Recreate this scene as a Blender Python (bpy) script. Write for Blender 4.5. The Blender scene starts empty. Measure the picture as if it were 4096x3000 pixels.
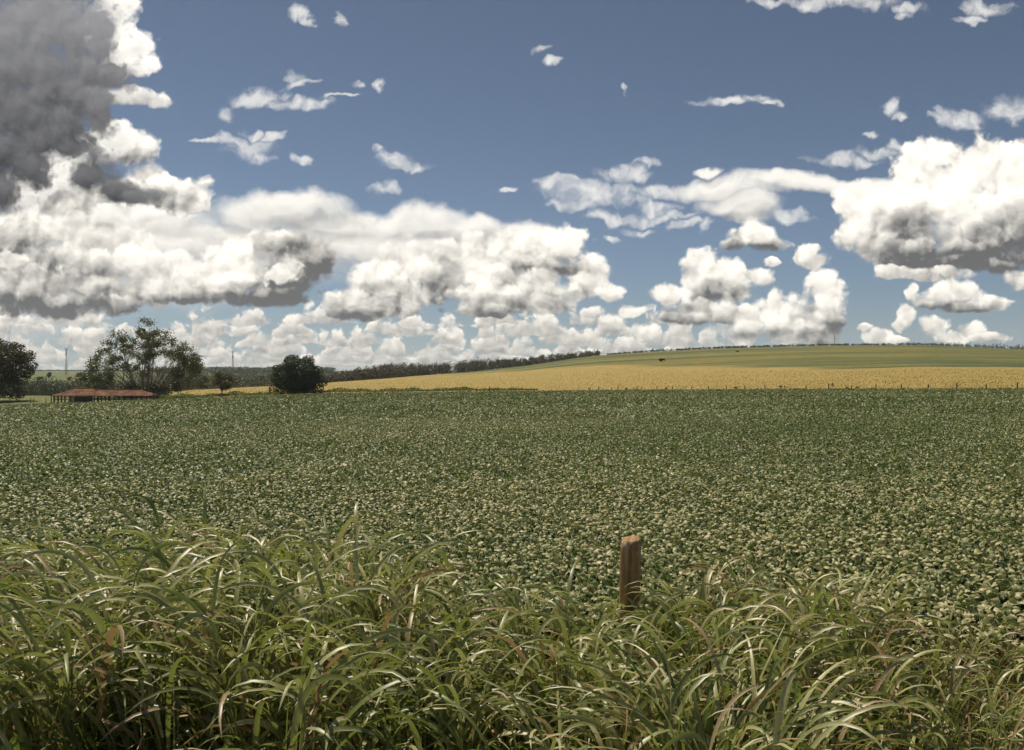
import bpy, math, random
import numpy as np

scene = bpy.context.scene
R = math.radians

# ------------------------------------------------------------------ camera
EYE = 2.4                                   # the photographer stands on the road bank
cam_data = bpy.data.cameras.new('camera')
cam_data.lens = 30.0
cam_data.sensor_width = 36.0
cam_data.clip_start = 0.05
cam_data.clip_end = 30000.0
cam = bpy.data.objects.new('camera', cam_data)
cam.location = (0, 0, EYE)
cam.rotation_euler = (R(90), 0, 0)
scene.collection.objects.link(cam)
scene.camera = cam

# ------------------------------------------------------------------ exposure
scene.view_settings.view_transform = 'Standard'
scene.view_settings.look = 'None'
scene.view_settings.exposure = 0.0
scene.view_settings.gamma = 1.0
scene.view_settings.use_curve_mapping = False
scene.render.engine = 'CYCLES'
scene.cycles.use_denoising = True
scene.cycles.use_adaptive_sampling = True
scene.cycles.adaptive_threshold = 0.02
scene.cycles.adaptive_min_samples = 12
scene.cycles.max_bounces = 6
scene.cycles.diffuse_bounces = 3
scene.cycles.glossy_bounces = 2
scene.cycles.transmission_bounces = 4
scene.cycles.transparent_max_bounces = 8
scene.cycles.volume_bounces = 1

# ------------------------------------------------------------------ sun
SUN_EL, SUN_AZ = 62.0, -38.0                # degrees; azimuth from +Y, negative = left
sun_vec = (math.sin(R(SUN_AZ)) * math.cos(R(SUN_EL)),
           math.cos(R(SUN_AZ)) * math.cos(R(SUN_EL)), math.sin(R(SUN_EL)))
sun_data = bpy.data.lights.new('sun', 'SUN')
sun_data.energy = 4.8
sun_data.angle = R(0.53)
sun_data.color = (1.0, 0.89, 0.73)
sun = bpy.data.objects.new('sun', sun_data)
sun.rotation_euler = (R(90 - SUN_EL), 0, R(180 - SUN_AZ) )
scene.collection.objects.link(sun)
sun.location = (-60, 80, 120)

# ------------------------------------------------------------------ sky with clouds
# Clouds live at infinite distance: every term below is a function of the view
# direction only.  P is a point on the tangent plane of the sky ahead:
# P = 18.8 * (x/|y|, -z/|y|) + (11.28, 8.26)  (one unit is about three degrees).
class Net:
    def __init__(self, tree):
        self.t = tree
    def node(self, kind, **props):
        n = self.t.nodes.new(kind)
        for k, v in props.items():
            setattr(n, k, v)
        return n
    def put(self, sock, v):
        if isinstance(v, bpy.types.NodeSocket):
            self.t.links.new(v, sock)
        elif v is not None:
            sock.default_value = v
    def m(self, op, *args, clamp=False):
        n = self.node('ShaderNodeMath', operation=op, use_clamp=clamp)
        for s, v in zip(n.inputs, args):
            self.put(s, v)
        return n.outputs[0]
    def v(self, op, *args):
        n = self.node('ShaderNodeVectorMath', operation=op)
        k = 0
        for s, v in zip(n.inputs, args):
            self.put(s, v)
        return n.outputs['Value'] if op in ('DOT_PRODUCT', 'LENGTH', 'DISTANCE') else n.outputs['Vector']
    def vscale(self, vec, f):
        n = self.node('ShaderNodeVectorMath', operation='SCALE')
        self.put(n.inputs[0], vec)
        self.put(n.inputs['Scale'], f)
        return n.outputs['Vector']
    def noise(self, vec, scale, detail=2.0, rough=0.5, dist=0.0, dim='2D'):
        n = self.node('ShaderNodeTexNoise', noise_dimensions=dim)
        self.put(n.inputs['Vector'], vec)
        n.inputs['Scale'].default_value = scale
        n.inputs['Detail'].default_value = detail
        n.inputs['Roughness'].default_value = rough
        n.inputs['Distortion'].default_value = dist
        return n
    def voro(self, vec, scale, detail=0.0, rough=0.5, dim='2D', feature='F1'):
        n = self.node('ShaderNodeTexVoronoi', voronoi_dimensions=dim, feature=feature, normalize=True)
        self.put(n.inputs['Vector'], vec)
        n.inputs['Scale'].default_value = scale
        n.inputs['Detail'].default_value = detail
        n.inputs['Roughness'].default_value = rough
        n.inputs['Lacunarity'].default_value = 2.3
        if feature == 'SMOOTH_F1':
            n.inputs['Smoothness'].default_value = 0.35
        return n.outputs['Distance']
    def ramp(self, f, lo, hi, a=0.0, b=1.0, smooth=True):
        n = self.node('ShaderNodeMapRange', interpolation_type='SMOOTHSTEP' if smooth else 'LINEAR', clamp=True)
        for s, v in zip(n.inputs, (f, lo, hi, a, b)):
            self.put(s, v)
        return n.outputs['Result']
    def mix(self, f, a, b):
        n = self.node('ShaderNodeMix', data_type='RGBA', clamp_factor=True)
        self.put(n.inputs['Factor'], f)
        self.put(n.inputs[6], a)
        self.put(n.inputs[7], b)
        return n.outputs[2]
    def combine(self, x, y, z):
        n = self.node('ShaderNodeCombineXYZ')
        for s, v in zip(n.inputs, (x, y, z)):
            self.put(s, v)
        return n.outputs[0]
    def sep(self, vec):
        n = self.node('ShaderNodeSeparateXYZ')
        self.put(n.inputs[0], vec)
        return n.outputs

def blobs(N, P, puffs, tot=None, smooth=0.0):
    """Smallest squared normalised distance to a set of ellipses in the sky plane."""
    for cx, cy, rx, ry in puffs:
        cx, cy, rx, ry = cx / 100, cy / 100, rx / 100, ry / 100
        q = N.v('MULTIPLY_ADD', P, (1 / rx, 1 / ry, 0), (-cx / rx, -cy / ry, 0))
        d = N.v('DOT_PRODUCT', q, q)
        tot = d if tot is None else (N.m('SMOOTH_MIN', tot, d, smooth) if smooth else N.m('MINIMUM', tot, d))
    return tot

def cloud_group(name, clouds, warps, billows, smooth=0.15, rows=()):
    """Node group: P -> B (smooth body) and H (body with billows), positive inside the clouds."""
    g = bpy.data.node_groups.new(name, 'ShaderNodeTree')
    g.interface.new_socket('P', in_out='INPUT', socket_type='NodeSocketVector')
    g.interface.new_socket('B', in_out='OUTPUT', socket_type='NodeSocketFloat')
    g.interface.new_socket('H', in_out='OUTPUT', socket_type='NodeSocketFloat')
    N = Net(g)
    P0 = N.node('NodeGroupInput').outputs['P']
    P = P0
    for sc, amp, det in warps:
        w = N.v('SUBTRACT', N.noise(P0, sc, det, 0.55).outputs['Color'], (0.5, 0.5, 0.5))
        P = N.v('MULTIPLY_ADD', w, (amp, amp * 0.7, 0), P)
    x, y, _ = N.sep(P)
    tot = None
    for base, puffs in clouds:
        c = blobs(N, P, puffs, None, smooth)
        if base is not None:
            c = N.m('MAXIMUM', c, N.m('MULTIPLY_ADD', y, 4.0, 1 - 4.0 * base / 100))
        tot = c if tot is None else N.m('MINIMUM', tot, c)
    for base, height, freq, cover, seed in rows:
        n = N.node('ShaderNodeTexNoise', noise_dimensions='1D')
        N.put(n.inputs['W'], N.m('MULTIPLY_ADD', x, freq, seed))
        n.inputs['Scale'].default_value = 1.0
        n.inputs['Detail'].default_value = 2.0
        top = N.m('MULTIPLY_ADD', n.outputs['Fac'], 5.0, -5.0 * cover)        # 0..~1.5 where a cloud stands
        up = N.m('MULTIPLY_ADD', y, -100.0 / height, base / height)           # height above the flat base
        c = N.m('SUBTRACT', N.m('ADD', up, 1.0), N.m('MINIMUM', top, 1.0))
        c = N.m('MAXIMUM', c, N.m('MULTIPLY_ADD', up, -3.0, 0.6))
        tot = c if tot is None else N.m('MINIMUM', tot, c)
    B = N.m('MAXIMUM', N.m('SUBTRACT', 1.0, tot), -2.0)
    H = B
    for kind, sc, amp, det in billows:
        if kind == 'v':
            d = N.voro(P, sc, det, 0.5, feature='SMOOTH_F1')
            H = N.m('MULTIPLY_ADD', N.m('MULTIPLY', d, d), -5.5 * amp, N.m('ADD', H, 0.55 * amp))      # round heads
        else:
            H = N.m('MULTIPLY_ADD', N.noise(P, sc, det, 0.6).outputs['Fac'], amp, N.m('SUBTRACT', H, 0.5 * amp))
    out = N.node('NodeGroupOutput')
    N.put(out.inputs['B'], B)
    N.put(out.inputs['H'], H)
    return g

# high wisps and torn scraps in the blue
WISPS = [(None, [(670, 25, 45, 26), (690, 45, 22, 16)]), (None, [(755, 48, 20, 20)]),
         (None, [(575, 205, 62, 26), (630, 222, 50, 16), (690, 233, 46, 20)]), (None, [(522, 245, 26, 26)]),
         (None, [(565, 325, 70, 32), (590, 345, 50, 18), (520, 305, 40, 16)]), (None, [(672, 355, 26, 13)]),
         (None, [(875, 352, 46, 26), (915, 358, 40, 12), (840, 335, 22, 10)]),
         (None, [(785, 190, 22, 13)]), (None, [(848, 190, 18, 18)]), (None, [(850, 415, 44, 16)]),
         (None, [(1177, 113, 32, 11)]), (None, [(1220, 144, 42, 12)]), (None, [(1365, 185, 10, 10)]),
         (None, [(1600, 220, 85, 13), (1660, 212, 60, 14), (1700, 222, 40, 9)]),
         (None, [(1300, 425, 120, 34), (1370, 385, 80, 26), (1425, 360, 55, 14), (1230, 410, 60, 18)]),
         (None, [(1320, 475, 60, 20), (1390, 440, 60, 16), (1440, 455, 60, 14), (1405, 475, 50, 16)]),
         (None, [(1830, 345, 50, 22), (1890, 355, 60, 14)]), (None, [(2125, 268, 66, 24), (2080, 275, 40, 12)]),
         (None, [(2245, 232, 80, 34)]), (None, [(1755, 475, 36, 24)]), (None, [(1770, 470, 20, 20)]),
         (None, [(1690, -2, 60, 14), (1850, 0, 150, 26), (1790, 8, 80, 20)]), (None, [(2010, 22, 48, 18), (1985, 36, 26, 10)]),
         (None, [(2175, 12, 56, 22), (2140, 38, 44, 10)]),
         (None, [(1440, 425, 90, 18), (1470, 470, 60, 12), (1250, 452, 60, 16), (1400, 502, 50, 14), (1500, 492, 36, 16), (1548, 500, 24, 24), (1340, 522, 36, 10)]),
         (None, [(1962, 240, 26, 22), (1985, 265, 20, 12), (1892, 302, 16, 8), (1925, 335, 50, 18), (1960, 320, 36, 16)]),
         (None, [(650, 182, 48, 9), (640, 168, 22, 16), (740, 215, 50, 7), (575, 288, 26, 14), (615, 292, 26, 12), (470, 310, 50, 7), (1110, 428, 34, 8)])]
# broad high sheets
SHEETS = [(None, [(620, 465, 165, 55), (760, 490, 150, 45), (690, 450, 120, 40)]),
          (None, [(945, 490, 115, 58), (1040, 520, 130, 38), (880, 500, 120, 40)]),
          (None, [(230, 490, 330, 48), (560, 535, 560, 42), (900, 545, 330, 40), (1180, 530, 90, 40)]),
          (None, [(1600, 420, 170, 32), (1780, 402, 220, 26), (1950, 405, 160, 30), (2080, 395, 120, 34), (1550, 380, 44, 14)]),
          (None, [(1620, 455, 120, 36), (1650, 485, 70, 30), (1680, 455, 60, 40)])]
VEILS = [(None, [(300, 560, 480, 150), (60, 640, 300, 120), (640, 560, 260, 90)]), (None, [(980, 570, 360, 90)])]
SHEET_CORES = [(690, 487, 110, 16), (600, 520, 160, 14), (1000, 520, 120, 12), (1650, 470, 60, 12)]
# near cumulus
# rounded heads laid one over another, back to front: x, y, half width, half height, shade of the underside, lightness
PUFFS = [
    # bank under the dark cloud
    (250, 305, 70, 40, .3, 0), (285, 335, 70, 40, .35, 0), (330, 390, 62, 40, .4, 0), (150, 440, 190, 60, .3, -.04), (60, 420, 90, 60, .3, 0), (300, 430, 90, 45, .5, -.05),
    (370, 450, 90, 28, .6, -.12), (360, 405, 45, 30, .3, 0), (430, 425, 44, 44, .3, .05), (395, 455, 50, 22, .35, -.04),
    # big left cumulus
    (60, 510, 110, 50, .35, 0), (200, 520, 120, 45, .35, -.03), (295, 535, 62, 45, .4, 0), (30, 545, 90, 40, .5, -.1), (110, 580, 140, 50, .65, -.12), (20, 570, 42, 22, .35, .05), (215, 595, 75, 50, .45, -.02),
    (275, 580, 62, 48, .4, .02), (330, 605, 50, 48, .4, 0), (110, 625, 120, 45, .55, -.05), (40, 645, 80, 48, .5, -.08), (230, 640, 80, 46, .55, -.06), (290, 640, 50, 40, .6, -.1), (150, 672, 185, 30, .75, -.16),
    # second cumulus with the grey tower
    (600, 545, 90, 42, .4, -.12), (670, 590, 74, 74, .55, -.30), (620, 615, 80, 56, .6, -.32), (700, 570, 50, 44, .45, -.2), (520, 570, 62, 46, .3, .05), (400, 592, 72, 42, .35, 0), (455, 605, 70, 44, .35, .02),
    (545, 610, 56, 44, .4, 0), (335, 640, 50, 42, .45, -.03), (400, 635, 80, 36, .45, -.02), (490, 630, 90, 34, .4, .03), (640, 580, 30, 36, .2, .08), (615, 598, 26, 26, .2, .04), (430, 655, 110, 18, .6, -.1), (590, 656, 120, 20, .65, -.28),
    # third cumulus
    (900, 566, 66, 40, .35, 0), (855, 600, 50, 36, .35, 0), (920, 605, 48, 46, .45, -.03), (800, 622, 54, 40, .35, .02), (850, 635, 62, 40, .45, 0), (905, 650, 54, 36, .5, -.06), (770, 665, 56, 36, .45, -.02),
    (830, 672, 80, 30, .45, -.02), (880, 680, 70, 22, .55, -.08), (800, 690, 86, 16, .6, -.12),
    # fourth, the tallest of the bank
    (1120, 540, 120, 42, .35, -.06), (1000, 560, 60, 34, .35, -.03), (1215, 545, 84, 58, .4, .05), (1030, 592, 78, 56, .4, 0), (1290, 600, 60, 44, .4, 0), (1150, 585, 84, 40, .45, -.04), (1215, 592, 92, 20, .7, -.18), (1290, 625, 52, 28, .5, -.05),
    (985, 630, 44, 42, .55, -.08), (1100, 620, 84, 40, .4, .02), (1190, 632, 60, 38, .45, 0), (1060, 650, 86, 40, .4, .05), (1240, 645, 44, 32, .4, 0), (1140, 665, 80, 28, .5, -.05), (1230, 668, 50, 18, .5, -.08), (1080, 684, 110, 14, .6, -.14),
    (1345, 643, 32, 24, .35, 0), (1388, 684, 36, 15, .4, 0), (1305, 690, 30, 15, .4, -.03),
    # torn scraps right of centre
    (1655, 520, 48, 34, .4, 0), (1690, 540, 60, 20, .5, -.06), (1625, 540, 40, 16, .5, -.05), (1775, 560, 32, 26, .4, 0), (1790, 575, 40, 18, .45, -.04), (1700, 578, 20, 10, .4, -.05),
    (1555, 572, 44, 36, .3, .04), (1535, 602, 40, 46, .4, 0), (1605, 592, 48, 36, .4, 0), (1655, 606, 46, 20, .45, -.03), (1605, 628, 56, 36, .5, -.06), (1560, 645, 46, 38, .55, -.1), (1475, 648, 46, 24, .4, .02), (1540, 682, 78, 28, .45, 0),
    (1590, 692, 44, 22, .5, -.05), (1510, 700, 60, 16, .6, -.1),
    (1822, 632, 46, 38, .35, .03), (1845, 660, 36, 30, .45, -.02), (1700, 676, 46, 38, .35, .02), (1745, 688, 54, 42, .4, 0), (1660, 702, 46, 36, .4, .02), (1812, 684, 56, 34, .45, 0), (1790, 712, 60, 34, .5, -.05), (1640, 735, 36, 28, .4, 0),
    (1720, 728, 84, 34, .45, 0), (1815, 738, 52, 26, .55, -.08), (1840, 715, 26, 34, .6, -.14),
    # the great cloud on the right
    (1985, 480, 150, 84, .3, .0), (2170, 365, 130, 64, .3, .0), (2065, 338, 84, 44, .25, .03), (2150, 350, 70, 48, .25, .03), (2215, 365, 80, 56, .3, .03), (2030, 378, 80, 48, .25, .06), (2130, 395, 110, 60, .25, .08), (2240, 410, 90, 80, .3, .05), (1950, 485, 90, 66, .3, .03), (2190, 340, 60, 44, .25, .03), (1905, 462, 72, 60, .25, .05), (1990, 455, 90, 60, .2, .1),
    (2100, 450, 130, 76, .25, .1), (2225, 475, 90, 74, .35, .04), (1885, 515, 52, 46, .35, .02), (1960, 515, 90, 56, .4, .03), (2015, 505, 74, 46, .55, -.14), (2120, 520, 110, 50, .45, -.05), (2225, 530, 96, 56, .6, -.14), (1935, 550, 76, 36, .5, -.05),
    (2055, 560, 150, 34, .7, -.16), (2190, 566, 150, 34, .75, -.24), (2110, 582, 150, 18, .8, -.28), (2340, 500, 120, 110, .5, -.1), (1965, 600, 50, 18, .4, -.02), (2060, 603, 84, 16, .4, -.06),
    (2110, 648, 76, 28, .4, 0), (2062, 655, 50, 24, .4, 0), (2180, 664, 54, 20, .45, -.03), (2010, 640, 18, 22, .35, 0), (2120, 674, 96, 13, .6, -.12), (1996, 695, 20, 26, .4, -.03), (1985, 715, 16, 18, .4, -.05), (2245, 615, 32, 26, .4, -.03),
    (2060, 722, 36, 28, .35, 0), (2095, 742, 46, 18, .4, 0), (2140, 726, 30, 20, .4, -.02), (2180, 745, 44, 14, .45, -.03), (1938, 740, 34, 18, .4, -.02), (1975, 750, 30, 10, .4, -.03), (1900, 722, 22, 12, .4, -.03), (1415, 735, 42, 24, .35, .03)]
# thick parts that let little light through
CORES = [(2130, 560, 200, 45), (2000, 510, 85, 50), (2240, 520, 90, 60), (150, 665, 200, 45), (90, 590, 150, 45), (30, 520, 60, 26), (215, 620, 70, 40),
         (665, 600, 84, 84), (600, 650, 130, 30), (450, 650, 110, 22), (850, 655, 100, 36), (800, 690, 100, 20), (1205, 590, 95, 28), (1090, 672, 120, 24), (985, 625, 40, 50), (1130, 600, 60, 26),
         (1240, 662, 60, 18), (1570, 650, 50, 34), (1540, 700, 90, 20), (1730, 745, 120, 18), (1815, 715, 66, 30), (2110, 672, 100, 16), (330, 440, 130, 28), (300, 350, 46, 30), (1660, 545, 50, 14), (70, 440, 90, 40), (240, 470, 160, 30)]
DARK_CORES = [(60, 200, 190, 70), (120, 260, 150, 60), (20, 340, 130, 90), (215, 395, 80, 50), (170, 170, 90, 40)]
# small flat-based cumulus in ranks towards the horizon: base, height, frequency, cover, seed
ROWS = [(712, 46, 0.55, 0.43, 3.7), (736, 50, 0.70, 0.40, 21.3), (758, 46, 0.85, 0.37, 40.9), (778, 42, 1.05, 0.34, 66.1), (796, 36, 1.3, 0.31, 81.7), (814, 30, 1.6, 0.29, 97.3)]
# the dark cloud overhead on the left, and its sunlit rim behind it
RIM_PUFFS = [(120, 375, 130, 66, .3, .0), (200, 330, 80, 50, .3, .0), (60, 420, 90, 50, .3, -.03), (255, 15, 60, 50, .3, 0), (225, 60, 70, 60, .3, 0), (262, 85, 46, 40, .3, .03), (288, 112, 60, 44, .35, .05), (322, 140, 32, 28, .35, .03), (250, 150, 50, 36, .4, 0),
             (310, 216, 76, 24, .5, -.1), (262, 212, 60, 26, .5, -.1), (240, 300, 50, 36, .3, .03), (175, 132, 24, 12, .2, .05), (275, 470, 120, 24, .3, -.02)]
DARK_PUFFS = [(40, 60, 210, 150, .2, .12), (60, 220, 190, 170, .3, .0), (150, 190, 130, 110, .3, .02), (175, 245, 80, 70, .4, .0), (20, 330, 110, 130, .3, -.08), (60, 40, 200, 110, .25, .16), (205, 50, 74, 70, .25, .22), (20, 110, 120, 60, .3, .10), (165, 135, 110, 66, .40, .04), (55, 175, 150, 84, .45, .0), (232, 165, 78, 50, .40, .05), (140, 215, 120, 74, .50, -.06),
              (215, 225, 50, 40, .3, .04), (40, 260, 150, 90, .45, -.08), (150, 290, 86, 54, .50, -.12), (100, 320, 90, 50, .45, -.14), (15, 350, 90, 84, .40, -.14), (60, 390, 50, 44, .40, -.16), (5, 430, 46, 44, .4, -.12),
              (222, 375, 82, 52, .45, -.08), (200, 405, 60, 30, .4, -.14), (262, 418, 62, 30, .5, -.10), (320, 432, 50, 18, .4, .0)]

world = bpy.data.worlds.new('World')
scene.world = world
world.use_nodes = True
wt = world.node_tree
wt.nodes.clear()
W = Net(wt)
dirv = W.node('ShaderNodeTexCoord').outputs['Generated']
dx, dy, dz = W.sep(dirv)
ay = W.m('MAXIMUM', W.m('ABSOLUTE', dy), 0.12)
P = W.combine(W.m('MULTIPLY_ADD', W.m('DIVIDE', dx, ay), 18.8, 11.28),
              W.m('MULTIPLY_ADD', W.m('DIVIDE', W.m('MAXIMUM', dz, -0.02), ay), -18.8, 8.26), 0.0)

sky = W.node('ShaderNodeTexSky', sky_type='NISHITA', sun_disc=False)
sky.sun_elevation = R(SUN_EL)
sky.sun_rotation = R(SUN_AZ)
sky.altitude = 600
sky.air_density = 1.0
sky.dust_density = 0.6
sky.ozone_density = 2.0
SKY_STRENGTH = 0.1
hs = W.node('ShaderNodeHueSaturation')
hs.inputs['Saturation'].default_value = 0.75
hs.inputs['Value'].default_value = 0.62
W.put(hs.inputs['Color'], sky.outputs['Color'])
el = W.ramp(dz, -0.02, 0.42)
blue = W.v('MULTIPLY', hs.outputs['Color'], W.mix(el, (0.80, 0.90, 1.02, 1), (0.64, 0.71, 0.78, 1)))

def inst(group, p):
    n = W.node('ShaderNodeGroup')
    n.node_tree = group
    W.put(n.inputs['P'], p)
    return n.outputs['B'], n.outputs['H']

def rgb(r, g_, b):
    k = 1.0 / SKY_STRENGTH
    return (r * k, g_ * k, b * k, 1.0)

def add_layer(bg, name, clouds, warps, billows, bright, dark, delta=None, edge=0.3, body=0.4, puff=0.4, lift=0.6,
              rim=0.3, opacity=1.0, smooth=0.15, rows=(), cores=(), core_amount=0.6, fade=None, thick=0.0):
    """One layer of clouds laid over bg; light falls off towards the side turned from the sun and in thick cores."""
    g = cloud_group(name, clouds, warps, billows, smooth, rows)
    b0, h0 = inst(g, P)
    alpha = W.m('MULTIPLY', W.ramp(h0, 0.0, edge), opacity)
    if fade:
        alpha = W.m('MULTIPLY', alpha, fade)
    lit = W.ramp(h0, 0.0, 0.7, lift + rim, lift)                                  # thin edges let the sun through
    if thick:
        lit = W.m('SUBTRACT', lit, W.ramp(b0, 0.25, 1.1, 0.0, thick))
    if delta:
        b1, h1 = inst(g, W.v('ADD', P, (delta[0], delta[1], 0)))
        db = W.m('SUBTRACT', b0, b1)
        dh = W.m('SUBTRACT', h0, h1)
        lit = W.m('MULTIPLY_ADD', db, body - puff, W.m('MULTIPLY_ADD', dh, puff, lit))
    if cores:
        Pw = W.v('MULTIPLY_ADD', W.v('SUBTRACT', W.noise(P, 1.1, 3, 0.55).outputs['Color'], (0.5, 0.5, 0.5)), (1.0, 0.6, 0), P)
        s = W.ramp(blobs(W, Pw, cores, None, 0.5), 0.0, 2.6, core_amount, 0.0)
        if delta:
            s = W.m('MULTIPLY', s, W.m('MULTIPLY_ADD', dh, -0.35, 0.9))
        lit = W.m('SUBTRACT', lit, s)
    lit = W.ramp(lit, 0.0, 1.0, smooth=False)
    return W.mix(alpha, bg, W.mix(lit, dark, bright))

c = blue
c = add_layer(c, 'wisp_clouds', WISPS, [(0.5, 1.0, 3), (1.8, 0.6, 5)], [('n', 2.2, 1.9, 7)],
              rgb(0.95, 0.93, 0.89), rgb(0.58, 0.60, 0.63), edge=1.5, lift=0.8, rim=-0.35, opacity=0.97, smooth=0.4)
c = add_layer(c, 'veil_clouds', VEILS, [(0.3, 1.6, 3), (1.2, 0.5, 4)], [('n', 0.9, 1.1, 5)],
              rgb(0.86, 0.83, 0.78), rgb(0.40, 0.39, 0.38), delta=(-0.05, -0.20), edge=1.1, body=0.2, puff=0.9, lift=0.55, rim=0.2, opacity=0.94, smooth=0.5)
c = add_layer(c, 'sheet_clouds', SHEETS, [(0.35, 1.2, 3), (1.6, 0.45, 4)], [('n', 1.3, 1.0, 6)],
              rgb(1.06, 1.02, 0.94), rgb(0.44, 0.43, 0.41), delta=(-0.08, -0.22), edge=0.9, body=0.5, puff=0.5, lift=0.72, rim=0.15, opacity=0.95, smooth=0.5,
              cores=SHEET_CORES, core_amount=0.45)
c = W.mix(W.ramp(dz, -0.01, 0.10, 0.6, 0.0), c, rgb(0.40, 0.47, 0.52))            # pale air over the horizon

def warped(p, warps):
    for sc, amp, det in warps:
        w = W.v('SUBTRACT', W.noise(p, sc, det, 0.55).outputs['Color'], (0.5, 0.5, 0.5))
        p = W.v('MULTIPLY_ADD', w, (amp, amp * 0.7, 0), p)
    return p

def billow(p, sc, amp):
    d = W.voro(p, sc, 2.0, 0.45, feature='SMOOTH_F1')
    h = W.m('MULTIPLY_ADD', W.m('MULTIPLY', d, d), -5.5 * amp, 0.55 * amp)
    return W.m('SMOOTH_MAX', h, -0.42 * amp, 0.4)

def fray(p, sc, amp):
    return W.m('MULTIPLY_ADD', W.noise(p, sc, 6, 0.62).outputs['Fac'], amp, -0.5 * amp)

# ranks of small cumulus towards the horizon, farthest rank first
Pl = warped(P, [(1.0, 0.40, 2), (4.0, 0.14, 3)])
lx, ly, _ = W.sep(Pl)
n0 = billow(Pl, 2.4, 0.8)
dn = W.m('SUBTRACT', n0, billow(W.v('ADD', Pl, (-0.05, -0.10, 0)), 2.4, 0.8))
n0 = W.m('ADD', n0, fray(Pl, 5.5, 0.55))
fade = W.ramp(W.sep(P)[0], 14.0, 17.5, 0.97, 0.0)
for base, height, freq, cover, seed in reversed(ROWS):
    n = W.node('ShaderNodeTexNoise', noise_dimensions='1D')
    W.put(n.inputs['W'], W.m('MULTIPLY_ADD', lx, freq, seed))
    n.inputs['Scale'].default_value = 1.0
    n.inputs['Detail'].default_value = 2.0
    top = W.m('MINIMUM', W.m('MULTIPLY_ADD', n.outputs['Fac'], 5.0, -5.0 * cover), 1.0)
    up = W.m('MULTIPLY_ADD', ly, -100.0 / height, base / height)          # height above the flat base
    h = W.m('MINIMUM', W.m('SUBTRACT', top, up), W.m('MULTIPLY_ADD', up, 4.0, 0.5))
    h = W.m('ADD', h, n0)
    lit = W.m('MULTIPLY_ADD', dn, 0.45, W.ramp(W.m('SUBTRACT', up, W.m('MULTIPLY', top, 0.55)), -0.55, 0.35, 0.34, 0.92), clamp=True)
    c = W.mix(W.m('MULTIPLY', W.ramp(h, 0.0, 0.45), fade), c, W.mix(lit, rgb(0.25, 0.25, 0.25), rgb(1.08, 1.02, 0.92)))

# cumulus heads
Pc = warped(P, [(0.8, 0.30, 2), (2.6, 0.20, 4)])
n0 = billow(Pc, 1.6, 0.85)
dn = W.m('SUBTRACT', n0, billow(W.v('ADD', Pc, (-0.10, -0.19, 0)), 1.6, 0.85))
n0 = W.m('ADD', n0, fray(Pc, 4.2, 0.75))
glow = W.m('MULTIPLY_ADD', dn, 0.44, 0.92)
n1 = W.m('ADD', n0, 1.0)
Pw = W.v('MULTIPLY_ADD', W.v('SUBTRACT', W.noise(P, 0.9, 4, 0.6).outputs['Color'], (0.5, 0.5, 0.5)), (1.3, 0.8, 0), P)
glow = W.m('SUBTRACT', glow, W.m('MULTIPLY', W.ramp(blobs(W, Pw, CORES, None, 0.4), 0.1, 2.2, 0.31, 0.0), W.m('MULTIPLY_ADD', dn, -0.5, 1.0)))
def heads(c, puffs, Pc, glow, n1, bright, dark, contrast, edge=0.55, name='cumulus_heads'):
    """Lays rounded cloud heads over c one after another, each bright above and grey below."""
    for k0 in range(0, len(puffs), 14):
        g = bpy.data.node_groups.new(name, 'ShaderNodeTree')
        for nm, kind in (('C', 'NodeSocketColor'), ('P', 'NodeSocketVector'), ('Glow', 'NodeSocketFloat'), ('N', 'NodeSocketFloat')):
            g.interface.new_socket(nm, in_out='INPUT', socket_type=kind)
        g.interface.new_socket('C', in_out='OUTPUT', socket_type='NodeSocketColor')
        G = Net(g)
        gi = G.node('NodeGroupInput').outputs
        cc = gi['C']
        Pk = G.v('MULTIPLY_ADD', cc, (1e-7, 1e-7, 0), gi['P'])       # ties each batch to the one before, so the shader compiler takes them in order
        for cx, cy, rx, ry, shade, light in puffs[k0:k0 + 14]:
            cx, cy, rx, ry = cx / 100, cy / 100, rx / 94, ry / 94
            q = G.v('MULTIPLY_ADD', Pk, (1 / rx, 1 / ry, 0), (-cx / rx, -cy / ry, 0))
            h = G.m('SUBTRACT', gi['N'], G.v('DOT_PRODUCT', q, q))
            und = G.ramp(G.v('DOT_PRODUCT', q, (-0.25, 1, 0)), -0.85, 0.95, light * 1.5, light * 1.5 - shade * contrast)
            lit = G.m('ADD', gi['Glow'], und, clamp=True)
            cc = G.mix(G.ramp(h, 0.0, edge), cc, G.mix(lit, dark, bright))
        go = G.node('NodeGroupOutput')
        G.put(go.inputs['C'], cc)
        n = W.node('ShaderNodeGroup')
        n.node_tree = g
        for nm, v in (('C', c), ('P', Pc), ('Glow', glow), ('N', n1)):
            W.put(n.inputs[nm], v)
        c = n.outputs['C']
    return c

c = heads(c, PUFFS, Pc, glow, n1, rgb(1.20, 1.14, 1.03), rgb(0.15, 0.15, 0.152), 1.0, 0.66)
c = heads(c, RIM_PUFFS, Pc, W.m('MULTIPLY_ADD', dn, 0.3, 0.95), n1, rgb(1.15, 1.11, 1.03), rgb(0.2, 0.2, 0.2), 0.9, 0.7, 'rim_heads')
c = heads(c, DARK_PUFFS, Pc, W.m('MULTIPLY_ADD', dn, 0.24, 0.50), n1, rgb(0.37, 0.37, 0.38), rgb(0.060, 0.061, 0.066), 0.75, 1.0, 'dark_heads')
bgn = W.node('ShaderNodeBackground')
W.put(bgn.inputs['Color'], c)
bgn.inputs['Strength'].default_value = SKY_STRENGTH
wo = W.node('ShaderNodeOutputWorld')
wt.links.new(bgn.outputs[0], wo.inputs['Surface'])
world.cycles.sampling_method = 'MANUAL'
world.cycles.sample_map_resolution = 512

# ===== GROUND
# ------------------------------------------------------------------ helpers
F = 30.0 / 36.0                             # focal length over picture width

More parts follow.
